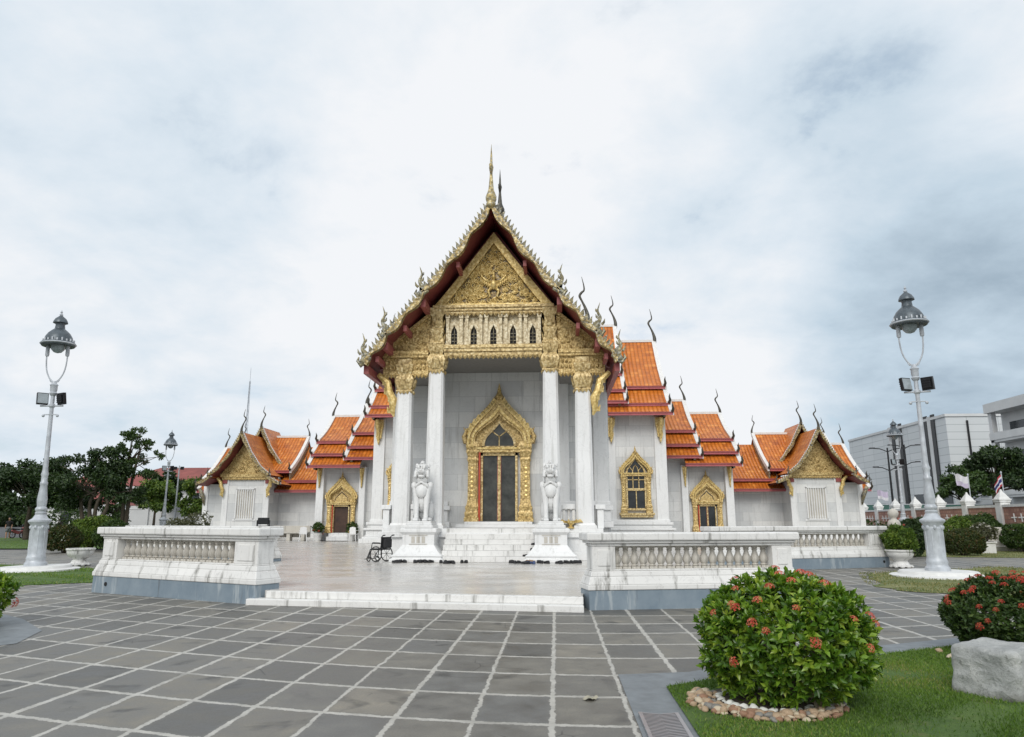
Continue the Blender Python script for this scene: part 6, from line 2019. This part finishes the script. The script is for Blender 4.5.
# parked car
def car(x, y, rz, label):
    t = thing('parked_car', label, 'car', (x, y, 0), None, rz); t['_o'] = (0, 0, 0)
    def B(m, n, mt, p=t, sm=False, bv=0): return m.build(n, mt, p, sm, (0, 0, 0), bv)
    m = MB(); m.prism([(-2.1, .32), (2.1, .32), (2.15, .6), (2.05, .82), (1.15, .95), (.6, 1.42), (-1.15, 1.46), (-1.8, 1.0), (-2.12, .92)], -.85, .85); B(m, 'body', 'white_plastic', bv=.06)
    for s in (-1, 1):
        m = MB(); m.prism([(.98, .97), (.55, 1.36), (.02, 1.38), (.02, .97)], s * .855 - .01, s * .855 + .01); B(m, 'window', 'far_window')
        m = MB(); m.prism([(-.05, .97), (-.05, 1.38), (-1.1, 1.39), (-1.6, 1.0)], s * .855 - .01, s * .855 + .01); B(m, 'window', 'far_window')
    m = MB(); m.prism([(1.18, .97), (.66, 1.40), (.62, 1.38), (1.12, .95)], -.72, .72); B(m, 'windscreen', 'far_window')
    for x_ in (-1.3, 1.35):
        for s in (-1, 1):
            m = MB(); n = 16
            a = [m.pt((x_ + .32 * math.cos(2 * math.pi * k / n), s * .72, .32 + .32 * math.sin(2 * math.pi * k / n))) for k in range(n)]
            b = [m.pt((x_ + .32 * math.cos(2 * math.pi * k / n), s * .9, .32 + .32 * math.sin(2 * math.pi * k / n))) for k in range(n)]
            m.face(a); m.face(b)
            for k in range(n): m.face((a[k], a[(k + 1) % n], b[(k + 1) % n], b[k]))
            B(m, 'wheel', 'rubber_black')
    for s in (-1, 1):
        m = MB(); m.box(2.06, 2.14, s * .6 - .17, s * .6 + .17, .62, .78); B(m, 'headlight', 'floodlight_glass')
    return t
car(-52, 75, rad(12), 'white car parked in the shade under the dark trees')

def motorbike():
    t = thing('motorbike', 'x', 'motorbike', (0, 0, 0), 'motorbikes parked at the edge of the road')
    def B(m, n, mt, sm=False): return m.build(n, mt, t, sm, (0, 0, 0))
    for x_ in (-.62, .62):
        m = MB(); pts = [(x_ + .27 * math.cos(a * math.pi / 8), 0, .3 + .27 * math.sin(a * math.pi / 8)) for a in range(17)]; m.tube(pts, .05, 6)
        for k in range(4): m.tube([(x_, 0, .3), (x_ + .27 * math.cos(k * 1.57), 0, .3 + .27 * math.sin(k * 1.57))], .015, 4)
        B(m, 'wheel', 'rubber_black')
    m = MB(); m.prism([(-.75, .62), (-.5, .45), (-.1, .35), (.3, .42), (.42, .9), (.34, .95), (.2, .58), (-.2, .62), (-.7, .78)], -.11, .11); B(m, 'body', 'maroon_purlin')
    m = MB(); m.prism([(-.78, .74), (-.1, .70), (.05, .74), (-.1, .8), (-.75, .86)], -.13, .13); B(m, 'seat', 'black_cloth')
    m = MB(); m.tube([(.62, 0, .3), (.5, 0, .7), (.40, 0, 1.0)], .03, 6); B(m, 'fork', 'steel')
    m = MB(); m.tube([(.30, -.33, 1.05), (.40, 0, 1.0), (.30, .33, 1.05)], .02, 6); B(m, 'handlebar', 'black_metal')
    m = MB(); m.blob((.47, 0, .9), (.09, .09, .1)); B(m, 'headlight', 'floodlight_glass', True)
    return t
mb_ = motorbike(); mb_['label'] = 'motorbike parked nearest to the person at the road edge'; mb_.location = (-45.6, 61.5, 0); mb_.rotation_euler = (0, 0, rad(70))
for i, (x, a, lb) in enumerate(((-44.7, 66, 'motorbike parked second along the road edge'), (-43.8, 75, 'motorbike parked third along the road edge'), (-42.9, 60, 'motorbike parked beside the lamp post shaft as seen from the court'), (-46.9, 78, 'motorbike parked behind the person at the road edge'))):
    dup(mb_, (x, 61.7 + .2 * (i % 2), 0), rad(a), 1, lb)

# a person in shorts beside the motorbikes
t = thing('person', 'person in dark shirt and shorts beside the parked motorbikes', 'person', (-46.6, 60.2, 0), None, rad(30)); t['_o'] = (0, 0, 0)
m = MB()
for s, st_ in ((-1, -.12), (1, .14)):
    m.tube([(s * .09, st_ * .2, .92), (s * .10, st_ * .7 - .03, .5), (s * .10, st_ + .02, .08)], [.085, .062, .042], 10)
    m.blob((s * .10, st_ - .05, .04), (.045, .12, .04), 8, 6)
    m.tube([(s * .17, 0, 1.42), (s * .22, .02, 1.15), (s * .22, -.12, .92)], [.055, .042, .032], 8)
    m.blob((s * .22, -.15, .87), (.035, .045, .07), 8, 6)
m.blob((0, 0, 1.0), (.16, .11, .14)); m.blob((0, 0, 1.22), (.16, .105, .2)); m.blob((0, 0, 1.40), (.19, .10, .1))
m.tube([(0, 0, 1.45), (0, -.01, 1.56)], .055, 8); m.blob((0, -.01, 1.66), (.08, .10, .12), 12, 9)
m.blob((0, -.11, 1.65), (.018, .02, .025), 6, 5)
for s in (-1, 1): m.blob((s * .085, 0, 1.66), (.015, .03, .035), 6, 5)
o = m.build('body', 'skin', t, True, (0, 0, 0)); rm = o.modifiers.new('remesh', 'REMESH'); rm.mode = 'VOXEL'; rm.voxel_size = .014; rm.use_smooth_shade = True
m = MB(); m.blob((0, .02, 1.71), (.09, .105, .10), 12, 8); m.build('hair', 'black_cloth', t, True, (0, 0, 0))
m = MB(); m.lathe([(.17, .95), (.175, 1.1), (.18, 1.3), (.21, 1.42), (.12, 1.49), (.07, 1.50)], 14, (0, 0), 0, 0, 1, .66)
for s in (-1, 1): m.tube([(s * .16, 0, 1.44), (s * .23, .02, 1.22)], [.075, .07], 8)
m.build('shirt', 'black_cloth', t, True, (0, 0, 0))
m = MB(); m.lathe([(.15, .78), (.18, .85), (.18, 1.0)], 14, (0, 0), 0, 0, 1, .7)
for s, st_ in ((-1, -.12), (1, .14)): m.tube([(s * .09, st_ * .2, .9), (s * .10, st_ * .6 - .02, .55)], [.11, .10], 8)
m.build('shorts', 'grey_slab', t, True, (0, 0, 0))

# ------------------------------------------------------------------ small things on the terrace
# wheelchair
t = thing('wheelchair', 'black wheelchair parked beside a lion pedestal', 'wheelchair', (-5.72, 24.0, T), None, rad(240)); t['_o'] = (0, 0, 0); t.scale = (.86,) * 3
def B(m, n, mt, p=t, sm=False): return m.build(n, mt, p, sm, (0, 0, 0))
for s in (-1, 1):
    m = MB(); m.tube([(s * .29, .29 * math.cos(a * math.pi / 10), .29 + .27 * math.sin(a * math.pi / 10)) for a in range(21)], .022, 6)
    for k in range(8): m.tube([(s * .29, 0, .29), (s * .29, .27 * math.cos(k * .785), .29 + .27 * math.sin(k * .785))], .008, 4)
    B(m, 'wheel', 'rubber_black')
    m = MB(); m.tube([(s * .24, -.42 + .09 * math.cos(a * math.pi / 6), .1 + .08 * math.sin(a * math.pi / 6)) for a in range(13)], .022, 6); B(m, 'caster', 'rubber_black')
    m = MB(); m.tube([(s * .25, .30, .98), (s * .25, .22, .92), (s * .25, .2, .45), (s * .25, -.35, .45), (s * .24, -.42, .12)], .02, 6); m.tube([(s * .25, .2, .68), (s * .25, -.25, .68), (s * .25, -.3, .45)], .018, 6); m.box(s * .25 - .03, s * .25 + .03, -.22, .12, .68, .72); m.tube([(s * .22, -.38, .4), (s * .2, -.56, .1)], .016, 6); m.box(s * .14 - .08, s * .14 + .08, -.66, -.52, .08, .10)
    B(m, 'side_frame', 'black_metal')
m = MB(); m.box(-.24, .24, -.3, .2, .44, .49); m.build('seat', 'black_cloth', t, False, (0, 0, 0), .015)
m = MB(); m.box(-.24, .24, .19, .225, .5, .92); m.build('backrest', 'black_cloth', t, False, (0, 0, 0), .012)

m = MB(); m.box(-.2, .2, .24, .36, .52, .86); m.build('back_bag', 'black_cloth', t, False, (0, 0, 0), .04)
m = MB(); m.tube([(-.25, .3, .98), (-.25, .4, .99)], .022, 6); m.build('push_grip', 'black_cloth', t, False, (0, 0, 0))
m = MB(); m.tube([(.25, .3, .98), (.25, .4, .99)], .022, 6); m.build('push_grip', 'black_cloth', t, False, (0, 0, 0))
# pairs of shoes left along the stairs
def shoe_mesh(mt):
    m = MB(); n = 12
    ring = lambda z, k: [m.pt((k * (.045 + .008 * math.cos(2 * a)) * math.cos(a), k * .13 * math.sin(a), z)) for a in [2 * math.pi * i / n for i in range(n)]]
    r = [ring(0, 1), ring(.022, 1.03), ring(.05, .95)]
    top = [m.pt((.036 * math.cos(a), .10 * math.sin(a) , .05 + (.035 if math.sin(a) > .1 else .012))) for a in [2 * math.pi * i / n for i in range(n)]]
    r.append(top)
    for a, b in zip(r, r[1:]):
        for k in range(n): m.face((a[k], a[(k + 1) % n], b[(k + 1) % n], b[k]))
    m.face(r[0][::-1]); m.face(top)
    o = m.build('shoe', mt, None, True, (0, 0, 0)); d = o.data; bpy.data.objects.remove(o); return d
SH = {c: shoe_mesh(c) for c in ('black_cloth', 'red_shoe', 'tan_shoe', 'blue_shoe')}
SHL = {'black_cloth': 'black shoe left with others at the foot of the entrance stairs', 'red_shoe': 'dark red shoe left at the foot of the entrance stairs', 'tan_shoe': 'tan shoe left at the foot of the entrance stairs', 'blue_shoe': 'dark blue shoe left at the foot of the entrance stairs'}
rs_ = random.Random(21)
SPOT = [(-5.15, 23.55), (-4.86, 23.62), (-4.55, 23.5), (-4.34, 23.66), (-4.05, 23.55), (-3.72, 23.44), (-3.50, 23.5), (-3.28, 23.62), (-2.95, 23.66), (-1.28, 23.5), (-1.05, 23.58), (-.92, 23.42), (-.70, 23.62), (-.46, 23.55), (-.30, 23.45), (.02, 23.56), (.24, 23.48), (.52, 23.6), (.72, 23.5), (-1.18, 23.35)]
for x, y in SPOT:
    c = rs_.choices(('black_cloth', 'red_shoe', 'tan_shoe', 'blue_shoe'), (12, .8, 1.0, 1.0))[0]
    a = rs_.random() * 6.28; jx_ = rs_.uniform(-.16, .16); jy_ = rs_.gauss(.05, .22) if x > -1.4 or x < -3.2 else .1; jy_ = max(-.02, jy_)
    for q in (-1, 1):
        o = bpy.data.objects.new('shoe', SH[c]); COL.objects.link(o)
        an = a + rs_.uniform(-1.0, 1.0)
        o.location = (x + jx_ + q * .075 * math.cos(a) + rs_.uniform(-.03, .03), y - jy_ + q * .075 * math.sin(a), T + .002); o.rotation_euler = (0, 0, an); o.scale = (1.05, 1.05, 1.1)
        tag(o, SHL[c], 'shoe', 'shoes left at the entrance stairs')
for x, y, z in ((-.94, 24.03, T + .175), (-.80, 24.26, T + .35), (-.98, 24.02, T + .175), (-.72, 24.5, T + .525)):
    o = bpy.data.objects.new('shoe', SH['black_cloth']); COL.objects.link(o); o.location = (x, y, z + .002); o.rotation_euler = (0, 0, rs_.random() * 6)
    tag(o, 'black shoe set down on a tread of the entrance stairs beside the pedestal', 'shoe', 'shoes on the stair treads')

# gold offering bowl on the portico edge
t = thing('offering_bowl', 'small gold leaf-rimmed offering bowl beside a lion pedestal', 'bowl', (.50, 25.14, 1.302)); t['_o'] = (.50, 25.14, 1.302)
m = MB(); m.lathe([(.12, 1.302), (.13, 1.33), (.05, 1.37), (.06, 1.41), (.17, 1.5), (.2, 1.56), (.17, 1.555), (.1, 1.48)], 14, (.5, 25.14)); m.build('bowl', 'gold_bright', t, 'auto')
m = MB()
for k in range(7):
    a = 2 * math.pi * k / 7; m.tube([(.5 + .15 * math.cos(a), 25.14 + .15 * math.sin(a) * .6, 1.5), (.5 + .33 * math.cos(a), 25.14 + .2 * math.sin(a), 1.56), (.5 + .42 * math.cos(a), 25.14 + .22 * math.sin(a), 1.50)], [.03, .06, .006], 5, 0, .4)
m.build('leaf_rim', 'gold_bright', t)

# at the open door of the far arm: bench, plastic chairs, flower pots, mat
def chair(x, y, rz, label):
    t = thing('plastic_chair', label, 'chair', (x, y, T), 'white plastic chairs by the open dark door', rz); t['_o'] = (0, 0, 0)
    def B(m, n): return m.build(n, 'white_plastic', t, False, (0, 0, 0), .008)
    m = MB(); m.box(-.22, .22, -.22, .22, .42, .45); B(m, 'seat')
    m = MB(); m.prism([(-.22, .45), (.22, .45), (.2, .85), (.0, .9), (-.2, .85)], .2, .23); B(m, 'backrest')
    for a in (-1, 1):
        for b in (-1, 1):
            m = MB(); m.tube([(a * .19, b * .19, .43), (a * .24, b * .23, 0)], [.028, .022], 6); B(m, 'leg')
        m = MB(); m.tube([(a * .23, .2, .66), (a * .25, -.18, .66), (a * .23, -.2, .44)], .022, 6); B(m, 'armrest')
    return t
chair(-12.75, 46.0, rad(170), 'white plastic chair just beside the open dark doorway of the temple arm')
chair(-16.1, 46.2, rad(200), 'white plastic chair next to the grey stone bench')
t = thing('stone_bench', 'pale grey stone bench against the gallery wall', 'bench', (-17.3, 47.2, T))
m = MB(); m.box(-18.6, -16.1, 46.9, 47.5, T + .46, T + .56); m.build('seat', 'marble_baluster', t, bevel=.02)
for x in (-18.3, -17.35, -16.4):
    m = MB(); m.box(x - .12, x + .12, 46.95, 47.45, T, T + .46); m.build('leg', 'marble_baluster', t, bevel=.02)
m = MB(); m.box(-18.6, -16.1, 47.5, 47.62, T + .2, T + .95); m.build('backrest', 'marble_baluster', t, bevel=.02)
def pot(x, y, label, fm):
    t = thing('flower_pot', label, 'flower pot', (x, y, T))
    m = MB(); m.lathe([(.18, T), (.24, T + .12), (.25, T + .38), (.28, T + .42), (.28, T + .48), (.2, T + .48)], 14, (x, y)); m.build('pot', 'plaster_white', t, 'auto')
    rng = np.random.default_rng(int(abs(x * 10)))
    P, Nn = ball_points(110, (x, y, T + .78), (.3, .3, .32), rng, -.6, .2)
    a = rosettes(P, Nn, 5, .15, .07, rng); leaves_mesh('foliage', *a, 'leaf_mid', t)
    for k in range(8):
        d = unit(rng.normal(0, 1, 3) + np.array([0, -.6, .5])); o = bpy.data.objects.new('flower', flower_mesh(fm, .07)[k % 3]); COL.objects.link(o); o.parent = t
        o.location = (d[0] * .3, d[1] * .3, .53 + d[2] * .3); o.rotation_euler = Vector(d).to_track_quat('Z', 'Y').to_euler()
pot(-15.25, 46.5, 'white flower pot of red flowers on the bench side of the open door', 'petal_red')
pot(-13.05, 46.5, 'white flower pot of red flowers on the chair side of the open door', 'petal_red')
m = MB(); m.box(-14.85, -13.2, 45.9, 46.7, T + .003, T + .02); o = m.build('door_mat', 'black_cloth', None, bevel=.004); tag(o, 'dark mat lying before the open dark doorway', 'mat')
t = thing('flood_lamp', 'small black floodlight standing on the low balustrade cap before the gallery', 'floodlight', (-9.75, 24.05, 1.38))
m = MB(); m.box(-9.93, -9.57, 23.98, 24.10, 1.44, 1.66); m.build('housing', 'black_metal', t, bevel=.012)
m = MB(); m.box(-9.89, -9.61, 24.10, 24.105, 1.47, 1.63); m.build('lens', 'floodlight_glass', t)
m = MB(); m.box(-9.97, -9.94, 24.0, 24.06, 1.381, 1.58); m.box(-9.56, -9.53, 24.0, 24.06, 1.381, 1.58); m.box(-9.97, -9.53, 24.0, 24.06, 1.381, 1.40); m.build('bracket', 'black_metal', t)
